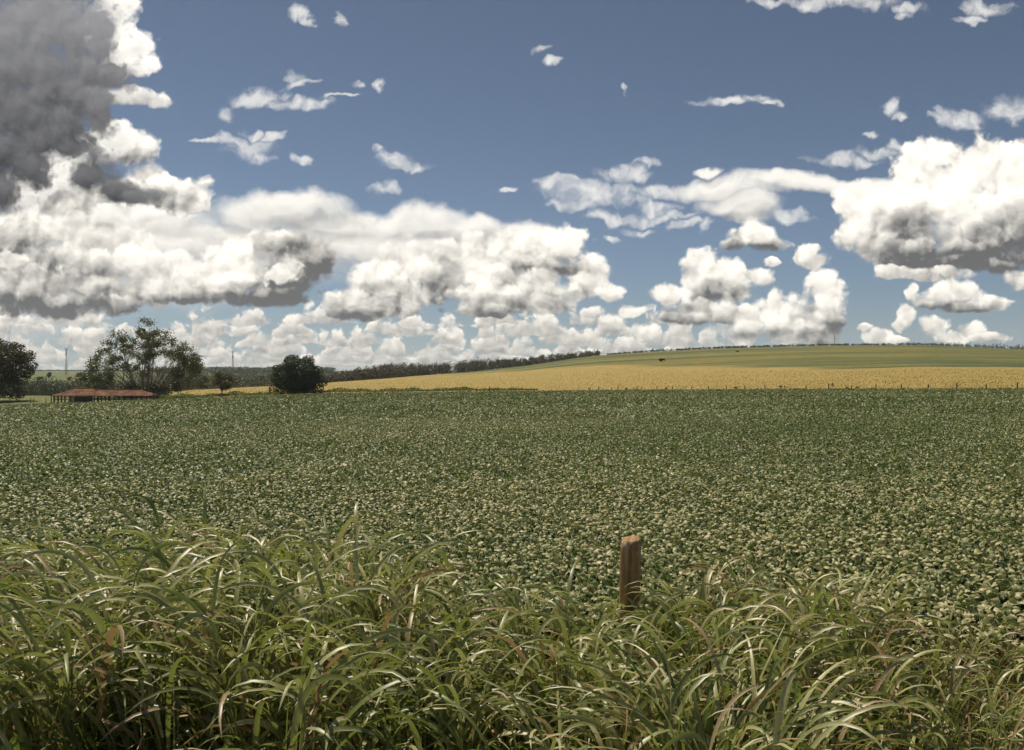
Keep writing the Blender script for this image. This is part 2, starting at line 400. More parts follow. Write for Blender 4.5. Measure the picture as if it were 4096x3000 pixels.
def link(o, parent=None):
    scene.collection.objects.link(o)
    if parent:
        o.parent = parent
    return o

def tag(o, label=None, cat=None, group=None, kind=None):
    if label:
        o['label'] = label
    if cat:
        o['category'] = cat
    if group:
        o['group'] = group
    if kind:
        o['kind'] = kind
    return o

def empty(name, loc, rz=0.0):
    o = bpy.data.objects.new(name, None)
    o.location = loc
    o.rotation_euler = (0, 0, rz)
    o.empty_display_size = 0.5
    return link(o)

def np_mesh(name, verts, faces, mats, smooth=True, attrs=None, mat_index=None):
    """One mesh from numpy arrays; every face has the same number of corners (or faces is a list of such arrays)."""
    if not isinstance(faces, list):
        faces = [faces]
    me = bpy.data.meshes.new(name)
    me.vertices.add(len(verts))
    me.vertices.foreach_set('co', np.ascontiguousarray(verts, np.float32).ravel())
    loops = np.concatenate([f.ravel() for f in faces]).astype(np.int32)
    sizes = np.concatenate([np.full(len(f), f.shape[1], np.int32) for f in faces])
    starts = np.concatenate([[0], np.cumsum(sizes)[:-1]]).astype(np.int32)
    me.loops.add(len(loops))
    me.loops.foreach_set('vertex_index', loops)
    me.polygons.add(len(sizes))
    me.polygons.foreach_set('loop_start', starts)
    me.polygons.foreach_set('use_smooth', np.full(len(sizes), smooth, bool))
    if mat_index is not None:
        me.polygons.foreach_set('material_index', mat_index.astype(np.int32))
    me.update(calc_edges=True)
    for k, a in (attrs or {}).items():
        at = me.attributes.new(k, 'FLOAT', 'POINT')
        at.data.foreach_set('value', np.ascontiguousarray(a, np.float32))
    for m_ in (mats if isinstance(mats, (list, tuple)) else [mats]):
        me.materials.append(m_)
    return me

def np_obj(name, verts, faces, mats, parent=None, **kw):
    return link(bpy.data.objects.new(name, np_mesh(name, verts, faces, mats, **kw)), parent)

class MB:
    """Collects solids into one mesh."""
    def __init__(self):
        self.v, self.f = [], []
    def box(self, x0, x1, y0, y1, z0, z1):
        b = len(self.v)
        self.v += [(x0, y0, z0), (x1, y0, z0), (x1, y1, z0), (x0, y1, z0), (x0, y0, z1), (x1, y0, z1), (x1, y1, z1), (x0, y1, z1)]
        self.f += [tuple(b + i for i in q) for q in ((3, 2, 1, 0), (4, 5, 6, 7), (0, 1, 5, 4), (1, 2, 6, 5), (2, 3, 7, 6), (3, 0, 4, 7))]
    def tube(self, pts, radii, n=8, cap=True):
        b = len(self.v)
        pts = [np.array(p, float) for p in pts]
        for i, p in enumerate(pts):
            d = pts[min(i + 1, len(pts) - 1)] - pts[max(i - 1, 0)]
            d /= max(np.linalg.norm(d), 1e-9)
            u = np.cross(d, (0, 1, 0) if abs(d[1]) < 0.9 else (1, 0, 0))
            u /= np.linalg.norm(u)
            w = np.cross(d, u)
            for k in range(n):
                a = 2 * math.pi * k / n
                self.v.append(tuple(p + (u * math.cos(a) + w * math.sin(a)) * radii[i]))
        for i in range(len(pts) - 1):
            for k in range(n):
                self.f.append((b + i * n + k, b + i * n + (k + 1) % n, b + (i + 1) * n + (k + 1) % n, b + (i + 1) * n + k))
        if cap:
            self.f.append(tuple(b + k for k in reversed(range(n))))
            self.f.append(tuple(b + (len(pts) - 1) * n + k for k in range(n)))
    def poly(self, pts, faces):
        b = len(self.v)
        self.v += [tuple(p) for p in pts]
        self.f += [tuple(b + i for i in q) for q in faces]
    def build(self, name, mat, parent=None, smooth=False):
        me = bpy.data.meshes.new(name)
        me.from_pydata(self.v, [], self.f)
        me.polygons.foreach_set('use_smooth', [smooth] * len(me.polygons))
        me.materials.append(mat)
        me.update()
        return link(bpy.data.objects.new(name, me), parent)

def new_mat(name):
    m_ = bpy.data.materials.new(name)
    m_.use_nodes = True
    m_.node_tree.nodes.clear()
    return m_, Net(m_.node_tree)

def ramp_node(N, fac, stops):
    n = N.node('ShaderNodeValToRGB')
    r = n.color_ramp
    while len(r.elements) < len(stops):
        r.elements.new(0.5)
    for e, (p, col) in zip(r.elements, stops):
        e.position = p
        e.color = (*col, 1)
    N.put(n.inputs[0], fac)
    return n.outputs[0]

def attr(N, name):
    return N.node('ShaderNodeAttribute', attribute_name=name).outputs['Fac']

def surface(N, col, rough=0.6, spec=0.4, bump=None, bump_strength=0.3, bump_dist=0.02, trans=0.0, trans_col=None, sheen=0.0):
    p = N.node('ShaderNodeBsdfPrincipled')
    N.put(p.inputs['Base Color'], col)
    N.put(p.inputs['Roughness'], rough)
    N.put(p.inputs['Specular IOR Level'], spec)
    if sheen:
        p.inputs['Sheen Weight'].default_value = sheen
        p.inputs['Sheen Roughness'].default_value = 0.4
    if bump is not None:
        b = N.node('ShaderNodeBump')
        b.inputs['Strength'].default_value = bump_strength
        b.inputs['Distance'].default_value = bump_dist
        N.put(b.inputs['Height'], bump)
        N.t.links.new(b.outputs[0], p.inputs['Normal'])
    o = N.node('ShaderNodeOutputMaterial')
    sh = p.outputs[0]
    if trans:
        t = N.node('ShaderNodeBsdfTranslucent')
        N.put(t.inputs['Color'], trans_col)
        mx = N.node('ShaderNodeMixShader')
        mx.inputs[0].default_value = trans
        N.t.links.new(sh, mx.inputs[1])
        N.t.links.new(t.outputs[0], mx.inputs[2])
        sh = mx.outputs[0]
    N.t.links.new(sh, o.inputs['Surface'])

def leaf_mat(name, stops, rough=0.45, spec=0.5, trans=0.25, tcol=(0.30, 0.42, 0.06), sheen=0.0):
    m_, N = new_mat(name)
    col = ramp_node(N, attr(N, 'var'), stops)
    tc = N.mix(0.5, col, (*tcol, 1))
    surface(N, col, rough, spec, trans=trans, trans_col=tc, sheen=sheen)
    return m_

def plain_mat(name, a, b, scale=3.0, rough=0.7, spec=0.3, bump=0.3, dist=0.02, stretch=(1, 1, 1), detail=5.0):
    m_, N = new_mat(name)
    co = N.v('MULTIPLY', N.node('ShaderNodeTexCoord').outputs['Object'], stretch)
    n = N.noise(co, scale, detail, 0.6, dim='3D').outputs['Fac']
    col = ramp_node(N, n, [(0.3, a), (0.7, b)])
    surface(N, col, rough, spec, n, bump, dist)
    return m_

# ------------------------------------------------------------------ terrain
def smooth01(x):
    x = np.clip(x, 0, 1)
    return x * x * (3 - 2 * x)

def tx(px):                                  # azimuth tangent of a column of the 4096-wide photograph
    return (px - 2048.0) / (4096 * F)

CR_X = np.array([-2600, 400, 620, 885, 1140, 1300, 1500, 1700, 1900, 2100, 2300, 2400, 2600, 2900, 3300, 3700, 4096, 5200, 7000], float)
CR_E = np.array([1572, 1572, 1569, 1554, 1541, 1531, 1517, 1501, 1485, 1463, 1433, 1421, 1407, 1392, 1382, 1380, 1397, 1405, 1420], float)
CR_Y = np.array([250, 250, 260, 300, 340, 400, 480, 540, 590, 640, 680, 700, 720, 740, 760, 780, 780, 780, 780], float)
ED_X = np.array([-3000, 0, 300, 660, 1000, 1190, 2000, 2630, 3000, 3400, 4096, 6000], float)
ED_Y = np.array([182, 182, 187, 196, 206, 212, 214, 212, 196, 180, 150, 110], float)

def edge_y(t):                               # far edge of the soybean field
    return np.interp(t, tx(ED_X), ED_Y)

def plane(X, Y):
    Xc = np.clip(X, -190, 130)
    Yc = np.clip(Y, 0, 260)
    return -0.0108 * Yc + 0.011 * Xc * smooth01(Yc / 40) + 0.025 * np.minimum(Xc + 46, 0)

def terrain(X, Y):
    X = np.asarray(X, float)
    Y = np.asarray(Y, float)
    Yp = np.maximum(Y, 1.0)
    t = np.clip(X / Yp, -1.6, 1.6)
    ye = edge_y(t)
    z0 = plane(X, Y)
    ze = plane(t * ye, ye)
    yc = np.interp(t, tx(CR_X), CR_Y)
    zc = EYE + (1500 - np.interp(t, tx(CR_X), CR_E)) / (4096 * F) * yc
    def elev(py, y):
        return EYE + (1500 - py) / (4096 * F) * y
    far = [(420.0, -7.0), (700.0, elev(1516, 700)), (1200.0, elev(1499, 1200)), (2500.0, elev(1484, 2500)), (3600.0, 8.0), (9000.0, 0.0)]
    def prof(knots):
        out = np.where(Y <= knots[0][0], z0, 0.0)
        for (ya, za), (yb, zb) in zip(knots[:-1], knots[1:]):
            w = (Y - ya) / np.maximum(yb - ya, 1e-6)
            out = np.where((Y > ya) & (Y <= yb), za + (zb - za) * w, out)
        return np.where(Y > knots[-1][0], knots[-1][1], out)
    left = prof([(ye, ze), (ye * 0 + 232, ze * 0 + elev(1589, 232)), (ye * 0 + 292, ze * 0 + elev(1583, 292)), (ye * 0 + 350, ze * 0 - 8.0)] + far)
    right = prof([(ye, ze), (yc, zc), (yc + 90, zc - 4.0), (yc + 260, zc * 0.6 - 6)] + [(np.maximum(1300.0, yc + 300), ye * 0 + 2.0)] + far[3:])
    z = left + (right - left) * smooth01((t - tx(480)) / (tx(640) - tx(480)))
    return z + 0.05 * np.sin(X * 0.21 + 1.3) * np.sin(Y * 0.17) * np.clip(Y / 40, 0, 1)

def tz(x, y):
    return float(terrain(np.array([x]), np.array([y]))[0])

def at(px, Y):                               # a point of the ground at depth Y under a column of the photograph
    X = tx(px) * Y
    return X, Y, tz(X, Y)

def hit(px, py, y0=100.0, y1=3000.0):        # where the line of sight through a photograph pixel meets the ground
    Y = np.geomspace(y0, y1, 4000)
    z = terrain(tx(px) * Y, Y)
    zr = EYE + (1500 - py) / (4096 * F) * Y
    k = np.argmax(z >= zr)
    return at(px, float(Y[k])) if z[k] >= zr[k] else at(px, y1)

nt, ny = 420, 720
tt = np.linspace(-1.5, 1.5, nt)
yy = np.geomspace(6.0, 9040.0, ny) - 40.0
TT, YY = np.meshgrid(tt, yy)
XX = TT * (YY + 40.0)
ZZ = terrain(XX, YY)
gv = np.stack([XX, YY, ZZ], -1).reshape(-1, 3)
idx = np.arange(nt * ny).reshape(ny, nt)
gf = np.stack([idx[:-1, :-1], idx[:-1, 1:], idx[1:, 1:], idx[1:, :-1]], -1).reshape(-1, 4)
tg = (XX / np.maximum(YY, 1.0)).ravel()
yg = YY.ravel()
eg = edge_y(tg)
BD_X = np.array([400, 620, 1300, 1600, 2000, 2300, 2700, 3300, 4096, 5000], float)
BD_Y = np.array([300, 420, 480, 530, 510, 450, 370, 300, 278, 276], float)
ripe_end = np.interp(tg, tx(BD_X), BD_Y)
ycg = np.interp(tg, tx(CR_X), CR_Y)
on_hill = smooth01((tg - tx(560)) / (tx(640) - tx(560)))
soft = np.interp(tg, tx(np.array([1500.0, 2400.0, 3500.0])), [260.0, 170.0, 45.0])
ripe = on_hill * smooth01((yg - eg - 2) / 4.0) * (1 - smooth01((yg - ripe_end) / soft + 0.5))
hillgreen = on_hill * smooth01((yg - eg) / 6.0) * (1 - smooth01((yg - ycg - 60) / 80))
soilm = 1 - smooth01((yg - eg + 4) / 3.0)

gm, N = new_mat('field_ground')
geo = N.node('ShaderNodeNewGeometry').outputs['Position']
n_str = N.noise(N.v('MULTIPLY', geo, (0.004, 0.030, 0.03)), 1.0, 5, 0.65, dim='3D').outputs['Fac']
n_grain = N.noise(geo, 0.22, 4, 0.7, dim='3D').outputs['Fac']
n_big = N.noise(geo, 0.012, 4, 0.6, dim='3D').outputs['Fac']
n_mid = N.noise(N.v('MULTIPLY', geo, (0.05, 0.5, 0.2)), 1.0, 5, 0.65, dim='3D').outputs['Fac']
n_fine = N.noise(geo, 1.3, 5, 0.7, dim='3D').outputs['Fac']
pasture = N.mix(N.ramp(n_big, 0.35, 0.65), (0.075, 0.108, 0.030, 1), (0.145, 0.155, 0.052, 1))
green = N.mix(N.ramp(n_str, 0.40, 0.62), (0.058, 0.088, 0.032, 1), (0.25, 0.205, 0.055, 1))
green = N.mix(N.ramp(n_grain, 0.35, 0.65, 0.0, 0.5), green, (0.055, 0.080, 0.028, 1))
gold = N.mix(N.ramp(n_fine, 0.3, 0.7), (0.27, 0.205, 0.062, 1), (0.43, 0.325, 0.105, 1))
gold = N.mix(N.ramp(n_mid, 0.40, 0.62, 0.0, 0.55), gold, (0.30, 0.23, 0.065, 1))
soil = N.mix(N.ramp(n_fine, 0.3, 0.7), (0.032, 0.024, 0.014, 1), (0.075, 0.055, 0.03, 1))
col = N.mix(attr(N, 'hillgreen'), pasture, green)
rp = N.m('ADD', attr(N, 'ripe'), N.m('MULTIPLY', N.m('SUBTRACT', n_str, 0.5), 1.8))
col = N.mix(N.m('MULTIPLY', N.ramp(rp, 0.32, 0.75), N.ramp(attr(N, 'ripe'), 0.0, 0.12)), col, gold)
col = N.mix(attr(N, 'soilmask'), col, soil)
surface(N, col, 0.85, 0.15, n_fine, 0.6, 0.25)
ground = np_obj('ground', gv, gf, gm, attrs={'ripe': ripe, 'hillgreen': hillgreen, 'soilmask': soilm})
tag(ground, 'field ground rising to a low hill on the right and a wooded valley on the left', 'ground', kind='structure')

# ------------------------------------------------------------------ leaves as numpy ribbons
def rot_frames(rng_, n, tilt, az):
    """Frames (along a, across b, normal c) of leaves tilted by tilt towards azimuth az and spun at random."""
    nrm = np.stack([np.sin(tilt) * np.cos(az), np.sin(tilt) * np.sin(az), np.cos(tilt)], -1)
    r = rng_.normal(size=(n, 3))
    a = r - (r * nrm).sum(-1, keepdims=True) * nrm
    a /= np.linalg.norm(a, axis=-1, keepdims=True)
    b = np.cross(nrm, a)
    return a, b, nrm

def cards(rng_, cen, nrm, size, fold=0.25, aspect=0.7):
    """Folded four-corner leaves (two triangles sharing the midrib)."""
    n = len(cen)
    r = rng_.normal(size=(n, 3))
    a = r - (r * nrm).sum(-1, keepdims=True) * nrm
    a /= np.linalg.norm(a, axis=-1, keepdims=True) + 1e-9
    b = np.cross(nrm, a)
    s = size[:, None]
    v = np.stack([cen - a * s * 0.5, cen + b * s * 0.5 * aspect - nrm * s * fold, cen + a * s * 0.5, cen - b * s * 0.5 * aspect - nrm * s * fold], 1)
    i = np.arange(n)[:, None] * 4
    f = np.concatenate([i + np.array([[0, 1, 2]]), i + np.array([[0, 2, 3]])], 0)
    return v.reshape(-1, 3), f

# ------------------------------------------------------------------ soybean field
rs = np.random.default_rng(7)

def canopy(X, Y):
    w = 0.05 * np.sin(X * 2.1 + np.sin(Y * 0.7) * 2) * np.sin(Y * 1.7 + 0.5 * np.sin(X * 1.3)) + 0.04 * np.sin(X * 0.55 + 2) * np.sin(Y * 0.43)
    return terrain(X, Y) + 0.70 + w

def soy_points(n, y0, y1, power, spread=0.70):
    u = rs.random(n)
    p = 2.0 - power                          # density falls as Y**-power, columns fan out as Y
    Y = (y0 ** p + u * (y1 ** p - y0 ** p)) ** (1 / p) if abs(p) > 1e-6 else y0 * (y1 / y0) ** u
    t = rs.uniform(-spread, spread, n)
    return t * (Y + 1.0), Y

SV, SF3, SF4, SVAR = [], [], [], []
voff = 0
# near leaves: cupped blades with a midrib
n = 66000
X, Y = soy_points(n, 5.6, 15.0, 0.6)
depth = np.abs(rs.normal(size=n)) * 0.17
cen = np.stack([X, Y, canopy(X, Y) - depth + rs.normal(size=n) * 0.05], -1)
tilt = np.abs(rs.normal(size=n)) * 0.62 + 0.05
tilt = np.where(rs.random(n) < 0.25, rs.uniform(0.9, 1.5, n), tilt)
a, b, c3 = rot_frames(rs, n, tilt, rs.uniform(0, 2 * math.pi, n))
size = rs.uniform(0.040, 0.080, n)
us = np.array([-0.5, -0.22, 0.12, 0.5])
wd = np.array([0.12, 0.38, 0.30, 0.01])
rows_ = []
for u, w in zip(us, wd):
    droop = -0.80 * (u + 0.1) ** 2
    for sgn in (-1, 0, 1):
        off = a * (u * size)[:, None] + b * (sgn * w * size)[:, None] + c3 * ((droop - (0.24 * abs(sgn) * w / 0.36)) * size)[:, None]
        rows_.append(cen + off)
v = np.stack(rows_, 1)
i = (np.arange(n) * 12)[:, None]
q = []
for r_ in range(3):
    for k in range(2):
        q.append(i + np.array([[r_ * 3 + k, r_ * 3 + k + 1, (r_ + 1) * 3 + k + 1, (r_ + 1) * 3 + k]]))
SV.append(v.reshape(-1, 3)); SF4.append(np.concatenate(q, 0)); SVAR.append(np.repeat(rs.random(n), 12)); voff += n * 12
# middle distance: two folded halves
n = 210000
X, Y = soy_points(n, 14.0, 42.0, 0.5)
cen = np.stack([X, Y, canopy(X, Y) - np.abs(rs.normal(size=n)) * 0.13 + rs.normal(size=n) * 0.03], -1)
tilt = np.abs(rs.normal(size=n)) * 0.6 + 0.05
tilt = np.where(rs.random(n) < 0.30, rs.uniform(0.9, 1.5, n), tilt)
az = rs.uniform(0, 2 * math.pi, n)
nrm = np.stack([np.sin(tilt) * np.cos(az), np.sin(tilt) * np.sin(az), np.cos(tilt)], -1)
v, f = cards(rs, cen, nrm, rs.uniform(0.052, 0.090, n), 0.16, 0.8)
SV.append(v); SF3.append(f + voff); SVAR.append(np.repeat(rs.random(n), 4)); voff += n * 4
# far leaves grow into small sprays
n = 230000
X, Y = soy_points(n, 40.0, 220.0, 1.6)
ok = Y < edge_y(X / Y)
X, Y = X[ok], Y[ok]
n = len(X)
cen = np.stack([X, Y, canopy(X, Y) - np.abs(rs.normal(size=n)) * 0.12 + rs.normal(size=n) * 0.04], -1)
tilt = np.abs(rs.normal(size=n)) * 0.7 + 0.08
tilt = np.where(rs.random(n) < np.clip(0.30 + (Y - 40) / 500, 0, 0.55), rs.uniform(0.8, 1.5, n), tilt)
az = rs.uniform(0, 2 * math.pi, n)
nrm = np.stack([np.sin(tilt) * np.cos(az), np.sin(tilt) * np.sin(az), np.cos(tilt)], -1)
v, f = cards(rs, cen, nrm, rs.uniform(0.08, 0.12, n) * (Y / 40) ** 0.75, 0.16, 0.85)
SV.append(v); SF3.append(f + voff); SVAR.append(np.repeat(rs.random(n), 4)); voff += n * 4
# one dark sheet for the lower leaves, their deep shade put into its colour
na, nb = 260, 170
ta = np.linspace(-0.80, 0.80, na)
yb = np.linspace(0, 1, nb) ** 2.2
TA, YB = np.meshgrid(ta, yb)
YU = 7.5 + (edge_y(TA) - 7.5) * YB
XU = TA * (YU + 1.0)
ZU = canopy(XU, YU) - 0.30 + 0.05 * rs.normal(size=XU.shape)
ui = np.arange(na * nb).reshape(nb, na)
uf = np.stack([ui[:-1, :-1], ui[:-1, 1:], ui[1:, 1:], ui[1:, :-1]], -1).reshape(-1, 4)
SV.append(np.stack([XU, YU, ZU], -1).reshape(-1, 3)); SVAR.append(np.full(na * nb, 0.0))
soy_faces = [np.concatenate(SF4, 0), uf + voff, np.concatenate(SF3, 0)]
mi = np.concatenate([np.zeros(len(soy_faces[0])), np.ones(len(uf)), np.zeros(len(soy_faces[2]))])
SALL, VALL = np.concatenate(SV, 0), np.concatenate(SVAR)
VALL = np.clip(VALL + 0.16 * np.sin(SALL[:, 0] * 0.19 + 1.3 * np.sin(SALL[:, 1] * 0.11)) * np.sin(SALL[:, 1] * 0.13 + np.sin(SALL[:, 0] * 0.05)) + 0.06 * np.sin(SALL[:, 0] * 0.9 + 2 * np.sin(SALL[:, 1] * 0.6)), 0, 1)
soy_m = leaf_mat('soybean_leaf', [(0.0, (0.064, 0.100, 0.021)), (0.42, (0.158, 0.188, 0.053)), (0.82, (0.34, 0.320, 0.148)), (1.0, (0.48, 0.43, 0.22))],
                 rough=0.50, spec=0.50, trans=0.16, tcol=(0.22, 0.36, 0.05))
low_m = plain_mat('soybean_shade_sheet', (0.022, 0.040, 0.014), (0.065, 0.095, 0.032), 9.0, 0.8, 0.2)  # dark green that holds the shade between the plants
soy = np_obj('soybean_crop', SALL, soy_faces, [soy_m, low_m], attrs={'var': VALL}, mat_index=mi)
tag(soy, 'pale green broad-leaved soybean crop covering the whole near field', 'soybean crop', kind='stuff')

# ------------------------------------------------------------------ tall grass on the road bank
GP_X = np.array([-600, 0, 300, 600, 1000, 1500, 1800, 2050, 2300, 2600, 3300, 3500, 3750, 4096, 4700], float)
GP_H = np.array([1.00, 1.00, 1.15, 1.24, 1.22, 1.10, 0.92, 0.84, 0.88, 0.92, 0.94, 0.80, 0.62, 0.58, 0.58], float)
GV, GF, GVAR, GDRY = [], [], [], []
goff = 0

def blades(base, azim, pitch0, curl, length, width, var, dry, seg=12):
    """Arching grass leaves: base point, azimuth, starting angle from vertical, total bend, length, width."""
    global goff
    n = len(base)
    u = np.linspace(0, 1, seg + 1)
    ang = pitch0[:, None] + curl[:, None] * (u[None, :] ** 2.0)
    ds = length[:, None] / seg
    dr = np.sin(ang) * ds
    dzv = np.cos(ang) * ds
    rr = np.concatenate([np.zeros((n, 1)), np.cumsum(dr[:, :-1], 1)], 1)
    zz = np.concatenate([np.zeros((n, 1)), np.cumsum(dzv[:, :-1], 1)], 1)
    sway = (rs.normal(size=n) * 0.25)[:, None] * (u[None, :] ** 2)
    az_ = azim[:, None] + sway
    cx = base[:, 0:1] + rr * np.cos(az_)
    cy = base[:, 1:2] + rr * np.sin(az_)
    cz = base[:, 2:3] + zz
    w = width[:, None] * np.clip(0.45 + 1.9 * u, 0, 1)[None, :] * np.sqrt(np.clip(1 - u ** 2.2, 0, 1))[None, :] * 0.5
    twist = (rs.normal(size=n) * 0.5)[:, None] + (rs.normal(size=n) * 0.8)[:, None] * u[None, :]
    sx, sy = -np.sin(az_), np.cos(az_)                          # across the blade, level
    nx, ny_, nz = -np.cos(ang) * np.cos(az_), -np.cos(ang) * np.sin(az_), np.sin(ang)   # upper side
    ct, st = np.cos(twist), np.sin(twist)
    ax, ay_, az3 = sx * ct + nx * st, sy * ct + ny_ * st, nz * st
    bx, by, bz = nx * ct - sx * st, ny_ * ct - sy * st, nz * ct
    vv = []
    for sgn in (-1, 0, 1):
        lift = 0.28 * w * abs(sgn)
        vv.append(np.stack([cx + ax * w * sgn + bx * lift, cy + ay_ * w * sgn + by * lift, cz + az3 * w * sgn + bz * lift], -1))
    v_ = np.stack(vv, 2).reshape(n, (seg + 1) * 3, 3)
    i_ = (np.arange(n) * (seg + 1) * 3)[:, None]
    q_ = []
    for r_ in range(seg):
        for k in range(2):
            q_.append(i_ + np.array([[r_ * 3 + k, r_ * 3 + k + 1, (r_ + 1) * 3 + k + 1, (r_ + 1) * 3 + k]]))
    f_ = np.concatenate(q_, 0)
    out = (v_.reshape(-1, 3), f_, np.repeat(var, (seg + 1) * 3), np.repeat(dry, (seg + 1) * 3))
    return out

def put_grass(o):
    global goff
    GV.append(o[0]); GF.append(o[1] + goff); GVAR.append(o[2]); GDRY.append(o[3])
    goff += len(o[0])

n_cl, n_til = 150, 2300
c_t = rs.uniform(-0.80, 0.80, n_cl)
c_y = 3.35 + 2.75 * rs.random(n_cl) ** 0.85
c_h = rs.normal(1.0, 0.10, n_cl)
pick = rs.integers(0, n_cl, n_til)
o_ = rs.normal(size=(n_til, 2)) * 0.115
gx = c_t[pick] * c_y[pick] + o_[:, 0]
gy = np.clip(c_y[pick] + o_[:, 1], 3.1, 6.25)
t_ = gx / gy
hh = np.interp(t_, tx(GP_X), GP_H) * c_h[pick] * rs.normal(1.0, 0.09, n_til) * 1.04
pxg = 2048 + t_ * 4096 * F
hh *= 1.0 - 0.20 * np.exp(-((pxg - 2480) / 170) ** 2) * smooth01((gy - 3.9) / 0.8)
gz = terrain(gx, gy)
lean_az = np.arctan2(o_[:, 1], o_[:, 0])
wind = np.where(rs.random(n_cl) < np.interp(c_t, [-0.6, 0.05, 0.2, 0.6], [0.9, 0.75, 0.35, 0.4]), R(206), R(338))[pick]
for k in range(5):
    fr = np.clip(rs.normal(0.24 + 0.15 * k, 0.06, n_til), 0.02, 0.9)           # height of the leaf base on its stem
    ln = np.clip((0.62 + 0.34 * rs.random(n_til)) * (1.0 if k < 4 else 0.72) * hh / 1.2, 0.2, 0.9 if k < 4 else 0.6)
    az_l = np.where(rs.random(n_til) < 0.55, wind + rs.normal(size=n_til) * 0.50, lean_az + rs.normal(size=n_til) * 0.5)
    p0 = np.clip(rs.normal(0.19, 0.09, n_til), 0.02, 0.8)
    curl = np.clip(rs.normal(2.35 if k < 4 else 2.2, 0.33, n_til), 1.4, 2.9)
    fine = np.interp(t_, [-0.8, 0.44, 0.55, 0.8], [1, 1, 0.62, 0.6])
    wd_ = rs.uniform(0.016, 0.032, n_til) * fine
    base = np.stack([gx + 0.14 * fr * np.cos(lean_az), gy + 0.14 * fr * np.sin(lean_az), gz + fr * hh * 0.92 - 0.06], -1)
    dry = np.where(rs.random(n_til) < (0.17 - 0.03 * k) + 0.16 * smooth01((t_ - 0.15) / 0.3), rs.uniform(0.6, 1.0, n_til), rs.random(n_til) * 0.35)
    put_grass(blades(base, az_l, p0, curl, ln, wd_, np.clip(rs.random(n_til) * 0.75 + 0.08 * k, 0, 1), dry))
# upright stems
stem_l = hh * 0.95
put_grass(blades(np.stack([gx, gy, gz], -1), lean_az, np.full(n_til, 0.05), rs.normal(0.10, 0.05, n_til), stem_l, rs.uniform(0.007, 0.011, n_til), rs.random(n_til), rs.random(n_til) * 0.6, seg=6))
# stragglers that stand above the rest: column, depth, top height, azimuth of the tip
for px, gy_, top, azd in ((640, 5.4, 1.90, 170), (1030, 5.2, 1.55, 185), (1020, 5.0, 1.50, 170), (370, 5.2, 1.60, 178), (1240, 5.0, 1.30, 190), (2490, 5.0, 1.12, 180),
                          (3270, 5.2, 1.38, 20), (3150, 5.2, 1.25, 185), (830, 5.3, 1.62, 10), (480, 5.0, 1.52, 185), (3240, 5.0, 1.16, 5), (3330, 4.9, 1.20, 350), (120, 4.6, 1.42, 200)):
    X0 = tx(px) * gy_
    z0_ = tz(X0, gy_)
    one = np.ones(1)
    put_grass(blades(np.array([[X0, gy_, z0_]]), one * R(azd), one * 0.03, one * 0.12, one * (top - 0.35), one * 0.010, one * 0.4, one * 0.1, seg=6))
    for kk, (lf, ln_) in enumerate(((0.62, 0.62), (0.80, 0.55), (0.97, 0.42))):
        put_grass(blades(np.array([[X0, gy_, z0_ + (top - 0.42) * lf]]), one * R(azd + (0 if kk != 1 else 170)), one * 0.12, one * (2.5 if kk != 1 else 1.9), one * ln_, one * 0.027, one * rs.random(), one * 0.15, seg=16))
# low undergrowth closing the floor
n_u = 1900
t_ = rs.uniform(-0.8, 0.8, n_u)
uy = 3.0 + 3.6 * rs.random(n_u)
ux = t_ * uy
put_grass(blades(np.stack([ux, uy, terrain(ux, uy)], -1), rs.uniform(0, 2 * math.pi, n_u), np.clip(rs.normal(0.35, 0.2, n_u), 0, 1), np.clip(rs.normal(1.2, 0.5, n_u), 0, 2.6),
                 rs.uniform(0.3, 0.75, n_u), rs.uniform(0.008, 0.02, n_u), rs.random(n_u), np.where(rs.random(n_u) < 0.3, rs.uniform(0.5, 1, n_u), rs.random(n_u) * 0.4), seg=8))

gr_m, N = new_mat('grass_blade')
gcol = ramp_node(N, attr(N, 'var'), [(0.0, (0.075, 0.115, 0.024)), (0.40, (0.180, 0.205, 0.056)), (1.0, (0.46, 0.43, 0.20))])
dcol = ramp_node(N, attr(N, 'var'), [(0.0, (0.26, 0.18, 0.085)), (0.6, (0.36, 0.24, 0.12)), (1.0, (0.42, 0.33, 0.18))])
dryf = N.ramp(attr(N, 'dry'), 0.25, 0.75)
gc = N.mix(dryf, gcol, dcol)
surface(N, gc, 0.44, 0.75, trans=0.27, trans_col=N.mix(0.5, gc, N.mix(dryf, (0.34, 0.46, 0.05, 1), (0.40, 0.26, 0.10, 1))))
grass = np_obj('tall_grass', np.concatenate(GV, 0), np.concatenate(GF, 0), gr_m, attrs={'var': np.concatenate(GVAR), 'dry': np.concatenate(GDRY)})
tag(grass, 'tall arching green guinea grass with dry tan blades along the road bank', 'grass', kind='stuff')

# the fountain-shaped tussock in front of the near post
n_k = 150
k_az = rs.uniform(0, 2 * math.pi, n_k)
k_r = rs.random(n_k) * 0.10
KX, KY = tx(2790) * 3.75, 3.75
kb = np.stack([KX + k_r * np.cos(k_az), KY + k_r * np.sin(k_az), np.full(n_k, tz(KX, KY)) + rs.random(n_k) * 0.45], -1)
o1 = blades(kb, k_az, np.clip(rs.normal(0.25, 0.14, n_k), 0.02, 0.7), np.clip(rs.normal(1.45, 0.35, n_k), 0.5, 2.4), rs.uniform(0.75, 1.15, n_k), rs.uniform(0.014, 0.024, n_k), rs.random(n_k), np.where(rs.random(n_k) < 0.2, 0.8, 0.15), seg=16)
tus = np_obj('grass_tussock', o1[0], o1[1], gr_m, attrs={'var': o1[2], 'dry': o1[3]})
tag(tus, 'fountain shaped tussock of arching grass blades in front of the thick reddish post', 'grass')

